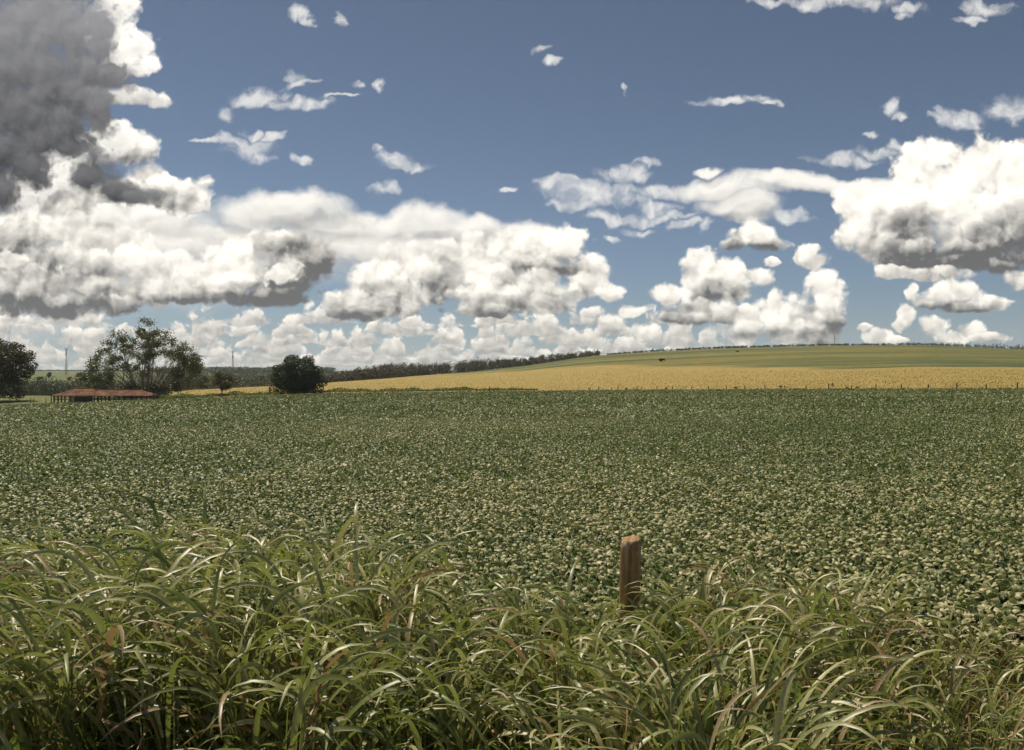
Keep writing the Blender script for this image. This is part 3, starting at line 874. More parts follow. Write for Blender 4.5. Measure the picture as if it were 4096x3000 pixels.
# ------------------------------------------------------------------ near fence post
wood_m, N = new_mat('weathered_post_wood')
oc = N.node('ShaderNodeTexCoord').outputs['Object']
grain = N.noise(N.v('MULTIPLY', oc, (26, 26, 3.0)), 1.0, 6, 0.65, dim='3D').outputs['Fac']
pat = N.noise(oc, 14.0, 4, 0.6, dim='3D').outputs['Fac']
wc = ramp_node(N, grain, [(0.28, (0.10, 0.056, 0.027)), (0.48, (0.31, 0.185, 0.085)), (0.70, (0.58, 0.37, 0.17))])
zf = N.ramp(N.sep(oc)[2], 1.18, 1.32)
wc = N.mix(N.m('MULTIPLY', N.ramp(pat, 0.50, 0.62), N.m('MULTIPLY_ADD', zf, 0.7, 0.12)), wc, (0.50, 0.43, 0.32, 1))    # lichen and fresh splinters
surface(N, wc, 0.85, 0.2, grain, 0.9, 0.012)
mb = MB()
nseg, nring = 30, 22
H_POST = 1.33
rp_ = random.Random(3)
ph = [rp_.uniform(0, 6.28) for _ in range(6)]
for j in range(nring + 1):
    z = H_POST * j / nring
    for k in range(nseg):
        a_ = 2 * math.pi * k / nseg
        r_ = 0.068 * (1 + 0.07 * math.sin(2 * a_ + ph[0]) + 0.05 * math.sin(3 * a_ + ph[1] + z) + 0.014 * math.sin(7 * a_ + ph[2] + 2 * z) + 0.02 * math.sin(5 * z * 3 + ph[3]))
        if abs(((a_ - 5.25 + math.pi) % (2 * math.pi)) - math.pi) < 0.22:
            r_ *= 0.975                                                     # a long drying crack
        zz_ = z
        if j == nring:
            zz_ += 0.014 * math.sin(a_ + 1.0) + 0.004 * math.sin(5 * a_ + ph[4]) + 0.004 * math.sin(9 * a_)
            r_ *= 0.90
        mb.v.append((r_ * math.cos(a_) * 1.02, r_ * math.sin(a_) * 0.95, zz_))
for j in range(nring):
    for k in range(nseg):
        mb.f.append((j * nseg + k, j * nseg + (k + 1) % nseg, (j + 1) * nseg + (k + 1) % nseg, (j + 1) * nseg + k))
top0 = nring * nseg
inner = len(mb.v)
for k in range(nseg):
    a_ = 2 * math.pi * k / nseg
    mb.v.append((0.035 * math.cos(a_), 0.033 * math.sin(a_), H_POST - 0.006 + 0.006 * math.sin(4 * a_ + ph[5])))
cen_i = len(mb.v)
mb.v.append((0, 0, H_POST - 0.004))
for k in range(nseg):
    mb.f.append((top0 + k, top0 + (k + 1) % nseg, inner + (k + 1) % nseg, inner + k))
    mb.f.append((inner + k, inner + (k + 1) % nseg, cen_i))
near_post = mb.build('fence_post', wood_m, smooth=True)
near_post.location = (tx(2500) * 6.0, 6.0, tz(tx(2500) * 6, 6.0) - 0.02)
near_post.rotation_euler = (R(1.0), R(1.6), R(20))
tag(near_post, 'thick reddish brown wooden post standing out of the tall grass', 'fence post')

# ------------------------------------------------------------------ trees
def leaf_ball_points(r, n, lumps, shell=0.55):
    """Leaf centres and outward normals in a set of lumps (centre, radii)."""
    w = np.array([l[1][0] * l[1][1] + l[1][0] * l[1][2] for l in lumps])
    pick = r.choice(len(lumps), n, p=w / w.sum())
    C = np.array([l[0] for l in lumps])[pick]
    A = np.array([l[1] for l in lumps])[pick]
    d = r.normal(size=(n, 3))
    d /= np.linalg.norm(d, axis=1, keepdims=True)
    rad = shell + (1.06 - shell) * r.random(n) ** 0.6
    nrm = d + r.normal(size=(n, 3)) * 0.55 + np.array([0, 0, 0.25])
    nrm /= np.linalg.norm(nrm, axis=1, keepdims=True)
    return C + d * A * rad[:, None], nrm, pick

def crown_lumps(r, rx, ry, z0, z1, n, size, flat=0.8):
    out = []
    zc, hz = (z0 + z1) / 2, (z1 - z0) / 2
    for k in range(n):
        d = r.normal(size=3)
        d /= np.linalg.norm(d)
        q = r.uniform(0.55, 0.95) if k > n // 5 else r.uniform(0.0, 0.5)
        s_ = size * r.uniform(0.7, 1.35)
        out.append(((d[0] * rx * q, d[1] * ry * q, zc + d[2] * hz * q), (s_, s_, s_ * flat)))
    return out

def crown(name, r, lumps, n, leaf, mat, parent, shell=0.5, tone=0.25):
    cen_, nrm_, pick = leaf_ball_points(r, n, lumps, shell)
    lt = r.random(len(lumps))
    v_, f_ = cards(r, cen_, nrm_, leaf * r.uniform(0.6, 1.4, n), 0.2, 0.75)
    var = np.clip(r.random(n) * (1 - tone) + lt[pick] * tone, 0, 1)
    return np_obj(name, v_, f_, mat, parent, smooth=False, attrs={'var': np.repeat(var, 4)})

bark_m = plain_mat('tree_bark', (0.05, 0.038, 0.028), (0.16, 0.125, 0.095), 2.5, 0.9, 0.15, 0.6, 0.05, (1, 1, 0.3))
pale_bark_m = plain_mat('pale_bark', (0.15, 0.115, 0.088), (0.36, 0.285, 0.225), 2.5, 0.85, 0.2, 0.5, 0.04, (1, 1, 0.4))
mango_m = leaf_mat('mango_leaf', [(0.0, (0.028, 0.046, 0.016)), (0.6, (0.062, 0.082, 0.029)), (0.93, (0.115, 0.125, 0.050)), (1.0, (0.18, 0.14, 0.07))], 0.5, 0.25, 0.12, (0.12, 0.18, 0.03))
olive_m = leaf_mat('olive_leaf', [(0.0, (0.055, 0.060, 0.018)), (0.6, (0.105, 0.100, 0.032)), (1.0, (0.17, 0.13, 0.052))], 0.5, 0.35, 0.18, (0.20, 0.20, 0.04))
ficus_m = leaf_mat('fig_leaf', [(0.0, (0.055, 0.076, 0.024)), (0.6, (0.115, 0.136, 0.044)), (1.0, (0.21, 0.205, 0.080))], 0.42, 0.5, 0.22, (0.20, 0.27, 0.05))
wood_leaf_m = leaf_mat('woodland_leaf', [(0.0, (0.040, 0.058, 0.024)), (0.5, (0.072, 0.092, 0.038)), (0.8, (0.11, 0.118, 0.052)), (1.0, (0.16, 0.14, 0.08))], 0.55, 0.3, 0.10, (0.14, 0.15, 0.05))
grey_leaf_m = leaf_mat('dry_woodland_leaf', [(0.0, (0.062, 0.066, 0.038)), (0.5, (0.11, 0.106, 0.062)), (0.85, (0.155, 0.137, 0.088)), (1.0, (0.22, 0.18, 0.125))], 0.6, 0.25, 0.08, (0.14, 0.12, 0.06))
bush_m = leaf_mat('bush_leaf', [(0.0, (0.045, 0.068, 0.020)), (0.6, (0.085, 0.115, 0.035)), (1.0, (0.16, 0.17, 0.055))], 0.5, 0.35, 0.2, (0.22, 0.27, 0.05))

def trunk_with_limbs(parent, r, h, rad, limbs, spread, mat=None, lean=(0, 0)):
    m_ = MB()
    top = np.array([lean[0], lean[1], h])
    m_.tube([(0, 0, -0.5), (0, 0, 0.15 * h), top * 0.6, top], [rad * 1.5, rad * 1.1, rad * 0.95, rad * 0.75], 10)
    for k in range(limbs):
        a_ = 2 * math.pi * (k + r.uniform(-0.3, 0.3)) / limbs
        L = spread * r.uniform(0.7, 1.1)
        e = top + np.array([math.cos(a_) * L, math.sin(a_) * L, L * r.uniform(0.7, 1.3)])
        mid = top * 0.5 + e * 0.5 + np.array([0, 0, -0.12 * L])
        m_.tube([top * 0.92, mid, e], [rad * 0.6, rad * 0.4, rad * 0.14], 7)
    return m_.build('trunk', mat or bark_m, parent, smooth=True)

def tree(name, px, Y, label, cat, r_, lumps, n, leaf, mat, trunk, group=None, tone=0.25, shell=0.5, bark=None):
    X, Y, Z = at(px, Y)
    root = empty(name, (X, Y, Z))
    tag(root, label, cat, group)
    if trunk:
        trunk_with_limbs(root, r_, *trunk, mat=bark)
    crown('crown', r_, lumps, n, leaf, mat, root, shell, tone)
    return root

# the round dark tree by the golden field
r = np.random.default_rng(11)
L = crown_lumps(r, 6.4, 6.2, 1.6, 9.9, 80, 1.25) + [((0, 0, 5.2), (5.4, 5.2, 4.2)), ((0, 0, 4.0), (6.0, 5.6, 2.8)), ((-5.6, -1, 2.0), (1.3, 1.3, 1.6)), ((-3.8, -3, 1.4), (1.2, 1.2, 1.3)), ((3.5, -3, 1.9), (1.9, 1.8, 1.8)), ((5.6, -1.5, 1.7), (1.4, 1.4, 1.5)),
     ((6.3, 0, 4.0), (1.3, 1.3, 1.6)), ((5.2, -1, 6.2), (1.5, 1.5, 1.6)), ((-0.8, -2, 2.2), (1.6, 1.6, 1.6)), ((2.6, 0, 9.0), (1.7, 1.7, 1.4)), ((-1.2, 0, 9.2), (2.0, 2.0, 1.4))]
tree('mango_tree', 1190, 213, 'round dense dark green tree beside the golden field', 'tree', r, L, 24000, 0.40, mango_m, (2.6, 0.42, 6, 4.0), tone=0.45, shell=0.78)

# the dark tree cut by the left edge of the photograph
r = np.random.default_rng(12)
L = crown_lumps(r, 9.0, 8.0, 3.0, 16.2, 95, 1.7) + [((0, 0, 9), (7.4, 6.5, 6.2)), ((5.5, -3, 3.0), (2.6, 2.2, 2.6)), ((2, -4, 2.4), (2.6, 2.2, 2.2)), ((7.6, -2, 6.0), (2.0, 2.0, 2.2)), ((-3, -4, 2.6), (2.8, 2.2, 2.4)), ((7, -2, 2.0), (1.8, 1.8, 1.8))]
tree('mango_tree', -22, 212, 'tall dark tree with a brownish crown cut off by the picture edge', 'tree', r, L, 17000, 0.50, leaf_mat('brown_mango_leaf', [(0.0, (0.034, 0.042, 0.015)), (0.6, (0.080, 0.080, 0.028)), (1.0, (0.18, 0.13, 0.05))], 0.5, 0.25, 0.14, (0.16, 0.16, 0.03)), (4.0, 0.6, 7, 6.0), tone=0.45)

# the small round tree in the gap
r = np.random.default_rng(13)
L = crown_lumps(r, 3.1, 2.8, 2.3, 7.0, 34, 0.95)
tree('small_tree', 888, 204, 'small olive brown tree with a bare thin trunk in front of the valley', 'tree', r, L, 4200, 0.26, olive_m, (2.4, 0.16, 5, 1.9), tone=0.3, shell=0.2)

# the huge open fig tree behind the shed
r = np.random.default_rng(14)
FX, FY, FZ = at(585, 226)
FZ -= 1.0
fig = empty('fig_tree', (FX, FY, FZ))
tag(fig, 'huge spreading tree with bare fanning stems and tufted leaves behind the tiled shed', 'tree')
stems = MB()
tips = []
def env(d):                                   # reach of the crown in direction d
    hx = 16.4 if d[0] < 0 else 15.4
    top = 20.6 - 2.2 * max(0.0, -d[0]) - 3.4 * max(0.0, d[0])
    return 1.0 / math.sqrt((d[0] / hx) ** 2 + (d[1] / 11.0) ** 2 + (d[2] / top) ** 2)
def grow(p, d, length, rad, level):
    q = p.copy()
    pts, rr = [p.copy()], [rad]
    steps = 4
    for s_ in range(steps):
        d = d + r.normal(size=3) * 0.07 + np.array([0, 0, -0.012 if level < 2 else 0.02])
        d /= np.linalg.norm(d)
        q = q + d * length / steps
        pts.append(q.copy())
        rr.append(rad * (1 - 0.45 * (s_ + 1) / steps))
    stems.tube(pts, rr, 6 if level < 2 else 4, cap=False)
    if level >= 3:
        tips.append(q)
        tips.append(pts[-2])
        return
    for k in range((3, 3, 2)[level] if r.random() < 0.8 else 2):
        nd = d + r.normal(size=3) * (0.17 + 0.07 * level)
        nd /= np.linalg.norm(nd)
        if nd[2] < -0.15:
            nd[2] = 0.05
        e = np.linalg.norm(q) / env(q / np.linalg.norm(q))
        grow(q, nd, max(0.9, length * r.uniform(0.50, 0.72) * (1.25 - 0.55 * e)), rr[-1] * 0.82, level + 1)
for k in range(38):
    az_ = 2 * math.pi * k * 0.381966
    fan = R(19 + 150 * (k + r.uniform(0.2, 0.8)) / 38)
    d = np.array([math.cos(fan), r.uniform(-0.55, 0.55) * math.sin(fan) + r.uniform(-0.2, 0.2), math.sin(fan)])
    d /= np.linalg.norm(d)
    grow(np.array([math.cos(az_) * 0.5, math.sin(az_) * 0.5, -0.3]), d, env(d) * r.uniform(0.40, 0.56), r.uniform(0.17, 0.29), 0)
stems.build('trunk', pale_bark_m, fig, smooth=True)
tp = np.array([t_ for t_ in tips if t_[2] > 1.0])
rad_ = np.linalg.norm(tp, axis=1)
reach = np.array([env(t_ / np.linalg.norm(t_)) for t_ in tp])
keep = rad_ > reach * 0.60
tp = tp[keep]
per = 19
cen_ = np.repeat(tp, per, 0) + r.normal(size=(len(tp) * per, 3)) * np.array([0.58, 0.58, 0.40])
nn = r.normal(size=cen_.shape) + np.array([0, 0, 0.7])
nn /= np.linalg.norm(nn, axis=1, keepdims=True)
v_, f_ = cards(r, cen_, nn, r.uniform(0.28, 0.60, len(cen_)), 0.22, 0.62)
np_obj('crown', v_, f_, ficus_m, fig, smooth=False, attrs={'var': np.repeat(np.clip(np.repeat(r.random(len(tp)), per) * 0.6 + r.random(len(cen_)) * 0.4, 0, 1), 4)})
# its dense lower growth of suckers
Lo = [((r.uniform(-7.5, 6.5), r.uniform(-3, 3), r.uniform(0.8, 3.8)), (r.uniform(1.0, 2.0), 1.4, r.uniform(0.9, 1.7))) for _ in range(26)]
crown('suckers', r, Lo, 5200, 0.36, olive_m, fig, 0.4, 0.4)

# shrubs and single trees scattered over the valley
def shrub(px, Y, w, h, label, mat, seed, n=500, cat='bush', name='bush', leaf=None, trunk=None, sink=0.15, group=None):
    r_ = np.random.default_rng(seed)
    Lm = crown_lumps(r_, w * 0.36, w * 0.3, h * (0.25 if not trunk else 0.3), h * 0.88, 12, min(w, h) * 0.2)
    return tree(name, px, Y, label, cat, r_, Lm, n, leaf or max(0.12, w * 0.07), mat, trunk, tone=0.4, shell=0.3, group=group)

shrub(196, 650, 5.2, 8.0, 'dark egg shaped tree standing alone on the far pasture', mango_m, 21, 1400, 'tree', 'lone_tree', 0.45, (2.0, 0.2, 3, 1.2))
shrub(158, 640, 7.0, 3.9, 'brownish bush left of the egg shaped tree on the pasture', olive_m, 22, 700)
shrub(226, 620, 3.2, 1.8, 'small low dark bush right of the egg shaped tree', mango_m, 23, 350)
shrub(278, 640, 6.0, 4.2, 'round dark bush beside the far farmhouse', mango_m, 24, 700)
shrub(312, 690, 10.0, 6.6, 'wide dark clump of bushes behind the far farmhouse', mango_m, 25, 1000)
shrub(390, 560, 11.0, 8.6, 'broad dark tree showing left of the huge fig tree', wood_leaf_m, 26, 1600, 'tree', 'broad_tree', 0.55, (3.0, 0.3, 4, 2.5))
shrub(1033, 620, 10.5, 4.6, 'dark rounded bush clump in the valley left of the round tree', mango_m, 27, 900)
shrub(1452, 440, 4.4, 5.6, 'small dark tree standing alone before the woodland edge', mango_m, 28, 1300, 'tree', 'lone_tree', 0.32, (2.2, 0.13, 4, 1.2))
for k, (px, Y, w, h, lab, mat_) in enumerate((
        (1992, 219, 2.3, 1.5, 'leafy green bush leaning over the golden field', bush_m),
        (1975, 216, 0.9, 1.3, 'tall thin weed bush beside the leaning bush', bush_m),
        (3331, 196, 0.75, 0.95, 'small upright dark bush in the golden field', mango_m),
        (2505, 220, 1.3, 0.75, 'low green bush in the golden field left of the group of close posts', bush_m),
        (2664, 217, 1.0, 0.75, 'low green bush in the golden field right of the group of close posts', bush_m),
        (2946, 205, 1.8, 0.85, 'low wide olive bush behind the fence in mid field', olive_m),
        (3122, 203, 1.2, 0.6, 'faint low bush between the wide olive bush and the upright dark bush', olive_m),
        (3388, 188, 1.2, 0.5, 'flat low weed bush just right of the upright dark bush', bush_m),
        (3430, 186, 1.5, 0.55, 'wider flat weed bush further right of the upright dark bush', bush_m),
        (2949, 560, 4.2, 1.4, 'tiny dark bush up on the green hill', mango_m))):
    shrub(px, Y, w, h + 0.25, lab, mat_, 40 + k, 260)

# woodland that reads as one mass: crowns and trunks together
def wood(name, spots, mat, label, leaf, n_per, seed):
    r_ = np.random.default_rng(seed)
    V, Fc, va = [], [], []
    off = 0
    tv, tf = [], []
    for X, Y, h, w in spots:
        z = tz(X, Y)
        lumps = []
        for q in range(7):
            lumps.append(((X + r_.normal() * w * 0.24, Y + r_.normal() * w * 0.24, z + h * r_.uniform(0.22, 0.86)), (w * r_.uniform(0.18, 0.32), w * 0.26, h * r_.uniform(0.11, 0.2))))
        c_, n_, p_ = leaf_ball_points(r_, n_per, lumps, 0.35)
        v_, f_ = cards(r_, c_, n_, leaf * r_.uniform(0.6, 1.4, n_per), 0.2, 0.8)
        V.append(v_); Fc.append(f_ + off); off += len(v_)
        va.append(np.repeat(np.clip(r_.random() * 0.5 + r_.random(7)[p_] * 0.25 + r_.random(n_per) * 0.25, 0, 1), 4))
        b0 = len(tv)
        rw = max(0.12, h * 0.016)
        for zz_, rr_ in ((-0.5, rw * 1.3), (h * 0.7, rw * 0.6)):
            for k in range(5):
                a_ = 2 * math.pi * k / 5
                tv.append((X + rr_ * math.cos(a_), Y + rr_ * math.sin(a_), z + zz_))
        for k in range(5):
            tf.append((b0 + k, b0 + (k + 1) % 5, b0 + 5 + (k + 1) % 5, b0 + 5 + k))
    V.append(np.array(tv)); va.append(np.full(len(tv), 0.5))
    faces = [np.array(tf) + off, np.concatenate(Fc, 0)]
    mi_ = np.concatenate([np.ones(len(tf)), np.zeros(len(faces[1]))])
    o = np_obj(name, np.concatenate(V, 0), faces, [mat, pale_bark_m], smooth=False, attrs={'var': np.concatenate(va)}, mat_index=mi_)
    return tag(o, label, 'woodland', kind='stuff')

r = random.Random(31)
spots = []
FT_X = [1150, 1300, 1450, 1560, 1700, 1900, 2100, 2250, 2400]       # tree-top line of the photograph
FT_E = [1502, 1497, 1476, 1458, 1455, 1446, 1434, 1416, 1405]
for k in range(620):
    px = r.uniform(1150, 2392)
    t_ = tx(px)
    yc_ = float(np.interp(t_, tx(CR_X), CR_Y))
    back = r.random() ** 1.3 * 75 + 6
    Y = yc_ + back
    topz = EYE + (1500 - float(np.interp(px, FT_X, FT_E))) / (4096 * F) * (yc_ + 55)
    h = (topz - tz(t_ * Y, Y)) * r.uniform(0.90, 1.22)
    if back < 16:
        h *= r.uniform(0.45, 0.8)
    h = min(max(h, 3.0), 30.0)
    spots.append((t_ * Y, Y, h, min(max(h * 0.62, 3.4), 7.5)))
wood('woodland', spots, grey_leaf_m, 'dry brownish woodland along the left shoulder of the hill', 0.62, 160, 32)
spots = []
for k in range(680):                                                # bushes along the stream
    px = r.uniform(-260, 760)
    Y = r.uniform(298, 410)
    h = r.uniform(4.2, 8.6) * (1.0 if px < 520 else 0.9)
    spots.append((tx(px) * Y, Y, h, h * 0.95))
wood('woodland', spots, wood_leaf_m, 'band of dark green streamside trees behind the shed', 0.5, 110, 33)
spots = []
for k in range(760):                                                # valley side behind the small tree
    px = r.uniform(545, 1290)
    Y = r.uniform(360, 1000)
    if px > 1150:
        Y = r.uniform(430, 800)
    h = r.uniform(3.4, 7.5) * (0.9 + Y / 2500)
    spots.append((tx(px) * Y, Y, h, h * 1.25))
wood('woodland', spots, wood_leaf_m, 'bushy wooded valley side behind the small olive tree', 0.75, 80, 34)
spots = []
for k in range(620):                                                # far ridge
    px = r.uniform(-200, 1330)
    Y = r.uniform(2300, 2560) if k < 300 else r.uniform(1100, 2200)
    if k >= 300:
        px = r.uniform(640, 1330)
    h = r.uniform(3.0, 4.5) if px < 620 else r.uniform(9.0, 14.5)
    spots.append((tx(px) * Y, Y, h, 17.0))
wood('woodland', spots, wood_leaf_m, 'far bluish line of trees along the horizon ridge', 2.2, 60, 35)
# plantation row along the crest of the hill
spots = []
for k in range(900):
    px = r.uniform(2430, 4180)
    t_ = tx(px)
    yc_ = float(np.interp(t_, tx(CR_X), CR_Y))
    deep = 0 if px < 3650 else min(1.0, (px - 3650) / 300.0)
    Y = yc_ + 1 + r.random() * (5 + 30 * deep)
    h = float(np.interp(px, [2430, 2600, 3300, 3700, 3850, 4180], [1.2, 2.0, 2.0, 2.6, 4.2, 5.6])) * r.uniform(0.55, 1.15)
    if r.random() < 0.05:
        h *= 1.35
    spots.append((t_ * Y, Y, h + 0.2, 1.3 + 0.12 * h))
o = wood('tree_plantation', spots, mango_m, 'thin dark row of young plantation trees along the crest of the hill', 0.55, 22, 36)
o['category'] = 'plantation'

# weeds along the far fence
r = np.random.default_rng(37)
nw = 9000
pxw = r.uniform(640, 2150, nw)
tw = tx(pxw)
Yw = edge_y(tw) + r.uniform(-3.0, 3.5, nw)
hw = 0.9 * r.random(nw) ** 1.5 * np.interp(pxw, [640, 1200, 1700, 2000, 2150], [0.9, 1.0, 0.95, 0.7, 0.3]) * (0.75 + 0.5 * np.sin(pxw * 0.045) * np.sin(pxw * 0.017 + 1))
cen_ = np.stack([tw * Yw, Yw, terrain(tw * Yw, Yw) + 0.95 + np.abs(hw)], -1)
nn = r.normal(size=(nw, 3)) + np.array([0, 0, 0.6])
nn /= np.linalg.norm(nn, axis=1, keepdims=True)
v_, f_ = cards(r, cen_, nn, r.uniform(0.22, 0.5, nw), 0.2, 0.6)
weed_m = leaf_mat('weed_leaf', [(0.0, (0.09, 0.14, 0.030)), (0.6, (0.16, 0.21, 0.050)), (1.0, (0.25, 0.26, 0.08))], 0.55, 0.3, 0.22, (0.28, 0.33, 0.06))
weeds = np_obj('weeds', v_, f_, weed_m, smooth=False, attrs={'var': np.repeat(r.random(nw), 4)})
tag(weeds, 'strip of bright green weeds along the fence by the golden field', 'weeds', kind='stuff')

# stubble and ripe stalks of the golden field
r = np.random.default_rng(38)
ns = 90000
ts = r.uniform(tx(640), 0.66, ns)
e0 = edge_y(ts) + 3
e1 = np.interp(ts, tx(BD_X), BD_Y) + 40
Ys = e0 + (e1 - e0) * r.random(ns) ** 1.3
soft_s = np.interp(ts, tx(np.array([1500.0, 2400.0, 3500.0])), [260.0, 170.0, 45.0])
re_s = np.interp(ts, tx(BD_X), BD_Y)
ok_s = r.random(ns) < (1 - smooth01((Ys - re_s + 0.25 * soft_s) / soft_s + 0.5)) ** 1.3
ts, Ys = ts[ok_s], Ys[ok_s]
ns = len(ts)
cen_ = np.stack([ts * Ys, Ys, terrain(ts * Ys, Ys) + r.uniform(0.05, 0.40, ns)], -1)
nn = r.normal(size=(ns, 3)) * np.array([1, 1, 0.6]) + np.array([0, 0, 0.5])
nn /= np.linalg.norm(nn, axis=1, keepdims=True)
v_, f_ = cards(r, cen_, nn, r.uniform(0.12, 0.30, ns), 0.1, 0.6)
ripe_m = leaf_mat('ripe_stalk', [(0.0, (0.20, 0.165, 0.050)), (0.5, (0.35, 0.265, 0.085)), (1.0, (0.50, 0.39, 0.15))], 0.6, 0.3, 0.15, (0.5, 0.36, 0.1))
stalk = np_obj('ripe_crop', v_, f_, ripe_m, smooth=False, attrs={'var': np.repeat(r.random(ns), 4)})
tag(stalk, 'golden ripe crop on the slope beyond the far fence', 'ripe crop', kind='stuff')

# ------------------------------------------------------------------ the far fence
far_wood_m = plain_mat('grey_fence_wood', (0.05, 0.036, 0.026), (0.15, 0.105, 0.075), 6.0, 0.9, 0.15, 0.4, 0.02, (3, 3, 0.5))
def make_post(h, rad, seed):
    r_ = random.Random(seed)
    m_ = MB()
    lx, ly = r_.uniform(-0.05, 0.05), r_.uniform(-0.03, 0.03)
    m_.tube([(0, 0, -0.4), (lx * 0.4, 0, h * 0.4), (lx, ly, h * 0.95), (lx * 1.05, ly, h)], [rad * 1.1, rad, rad * 0.92, rad * 0.6], 8)
    return m_
post_px = [1172, 1320, 1368, 1403, 1470, 1500, 1526, 1551, 1647, 1710, 1773, 1840, 1907, 1958]
post_px += [2300 + q * 0.796 for q in (70, 77, 119, 185, 216, 297, 312, 332, 412, 490, 587, 670, 760, 855, 955, 1055, 1160, 1275, 1390, 1513, 1640, 1775, 1918, 2065, 2222)]
big = {1958, 1647, 1368}
protos = []
r = random.Random(41)
for k, px in enumerate(post_px):
    Yp = float(edge_y(tx(px))) + 0.9
    hgt = r.uniform(1.35, 1.7)
    if k < 4:
        o = make_post(1.55, 0.105, k).build('fence_post', far_wood_m, smooth=True)
        protos.append(o)
    else:
        o = link(protos[k % 4].copy())
    o.location = at(px, Yp)
    s_ = hgt / 1.55 * (1.12 if px in big else 1.0)
    o.scale = (s_, s_, s_)
    o.rotation_euler = (0, 0, r.uniform(0, 6.28))
    tag(o, 'thin weathered wooden post in the far fence row below the golden field', 'fence post', 'posts of the far fence')
# short posts left of the shed
lefts = [(205, 193, 1.75, 0.11, 'dark stout post just left of the tiled shed'), (184, 193.5, 1.6, 0.08, 'short dark post second from the tiled shed on its left'),
         (122, 196, 1.55, 0.07, 'thin dark post of the pair far left of the tiled shed'), (135, 196, 1.5, 0.07, 'slightly shorter thin post of the pair far left of the tiled shed')]
for k, (px, Yp, h, rd, lab) in enumerate(lefts):
    o = make_post(h, rd, 60 + k).build('fence_post', far_wood_m, smooth=True)
    o.location = at(px, Yp)
    tag(o, lab, 'fence post')
o = make_post(5.2, 0.06, 77).build('wooden_pole', far_wood_m, smooth=True)
o.location = at(206, 196)
tag(o, 'thin tall wooden pole beside the stout post left of the shed', 'pole')

# ------------------------------------------------------------------ the tiled shed
tile_m, N = new_mat('clay_roof_tile')
oc = N.node('ShaderNodeTexCoord').outputs['Object']
wv = N.node('ShaderNodeTexWave', wave_type='BANDS', bands_direction='X')
N.put(wv.inputs['Vector'], oc)
wv.inputs['Scale'].default_value = 1.3
wv.inputs['Distortion'].default_value = 0.4
pt = N.noise(N.v('MULTIPLY', oc, (1.0, 1.6, 1.6)), 0.45, 6, 0.72, dim='3D').outputs['Fac']
sp = N.noise(oc, 3.2, 4, 0.6, dim='3D').outputs['Fac']
tc_ = ramp_node(N, pt, [(0.36, (0.060, 0.030, 0.018)), (0.5, (0.130, 0.054, 0.027)), (0.62, (0.28, 0.115, 0.046))])
tc_ = N.mix(N.ramp(sp, 0.48, 0.62, 0.0, 0.75), tc_, (0.070, 0.042, 0.028, 1))
surface(N, tc_, 0.85, 0.2, wv.outputs['Fac'], 0.5, 0.06)
wall_m = plain_mat('ochre_plaster', (0.26, 0.20, 0.115), (0.36, 0.285, 0.17), 2.0, 0.9, 0.15, 0.15, 0.01)
dark_plank_m = plain_mat('dark_plank', (0.035, 0.026, 0.020), (0.10, 0.072, 0.052), 4.0, 0.9, 0.15, 0.4, 0.02, (0.5, 3, 3))
SY = 201.0
SX = tx(426) * SY
SZ = tz(SX, SY - 4)
shed = empty('tiled_shed', (SX, SY, SZ), R(3))
tag(shed, 'long open sided cattle shed with an orange clay tile roof', 'shed')
EAVE = EYE + (1500 - 1580.5) / (4096 * F) * SY - SZ
RIDGE = EYE + (1500 - 1554) / (4096 * F) * SY - SZ
def hip_roof(x0, x1, rx0, rx1, ridge, eave, d, th=0.16):
    m_ = MB()
    pts = [(x0, -d, eave), (x1, -d, eave), (x1, d, eave), (x0, d, eave), (rx0, 0, ridge), (rx1, 0, ridge)]
    pts2 = [(p[0], p[1], p[2] - th) for p in pts]
    m_.poly(pts + pts2, [(0, 1, 5, 4), (2, 3, 4, 5), (1, 2, 5), (3, 0, 4), (10, 11, 7, 6), (11, 10, 9, 8), (11, 8, 7), (10, 6, 9),
                         (0, 6, 7, 1), (1, 7, 8, 2), (2, 8, 9, 3), (3, 9, 6, 0)])
    return m_
def sx_(px):
    return tx(px) * SY - SX
hip_roof(sx_(240), sx_(410), sx_(306), sx_(378), RIDGE, EAVE, 4.2).build('roof', tile_m, shed)
hip_roof(sx_(385), sx_(615), sx_(402), sx_(560), RIDGE - 0.35, EAVE - 0.06, 3.9).build('roof', tile_m, shed)
ridge_mb = MB()
ridge_mb.tube([(sx_(306), 0, RIDGE + 0.03), (sx_(378), 0, RIDGE + 0.03)], [0.13, 0.13], 8)
ridge_mb.tube([(sx_(378), 0, RIDGE + 0.02), (sx_(402), 0, RIDGE - 0.32), (sx_(560), 0, RIDGE - 0.32)], [0.12, 0.12, 0.12], 8)
ridge_mb.build('ridge_tiles', tile_m, shed)
for px, d in [(q, -3.6) for q in (251, 266, 279, 292, 404, 417, 432, 447, 464, 480, 500, 522, 545, 566, 588, 606)] + [(q, 3.4) for q in (255, 285, 330, 370, 410, 440, 472, 505, 540, 575, 602)]:
    m_ = MB()
    w = 0.12 if d < 0 else 0.09
    m_.box(-w, w, -w, w, -0.4, EAVE - 0.12 + (0.0 if abs(d) > 3.5 else 0.02))
    p_ = m_.build('post', dark_plank_m, shed)
    p_.location = (sx_(px), d, 0)
m_ = MB(); m_.box(sx_(306), sx_(313), -3.75, -3.45, -0.3, EAVE - 0.14); m_.build('wall_pier', wall_m, shed)
m_ = MB(); m_.box(sx_(316.5), sx_(321), -3.75, -3.45, -0.3, EAVE - 0.14); m_.build('wall_pier', wall_m, shed)
m_ = MB(); m_.box(sx_(324), sx_(329), -3.75, -3.45, -0.3, EAVE - 0.14); m_.build('wall_pier', wall_m, shed)
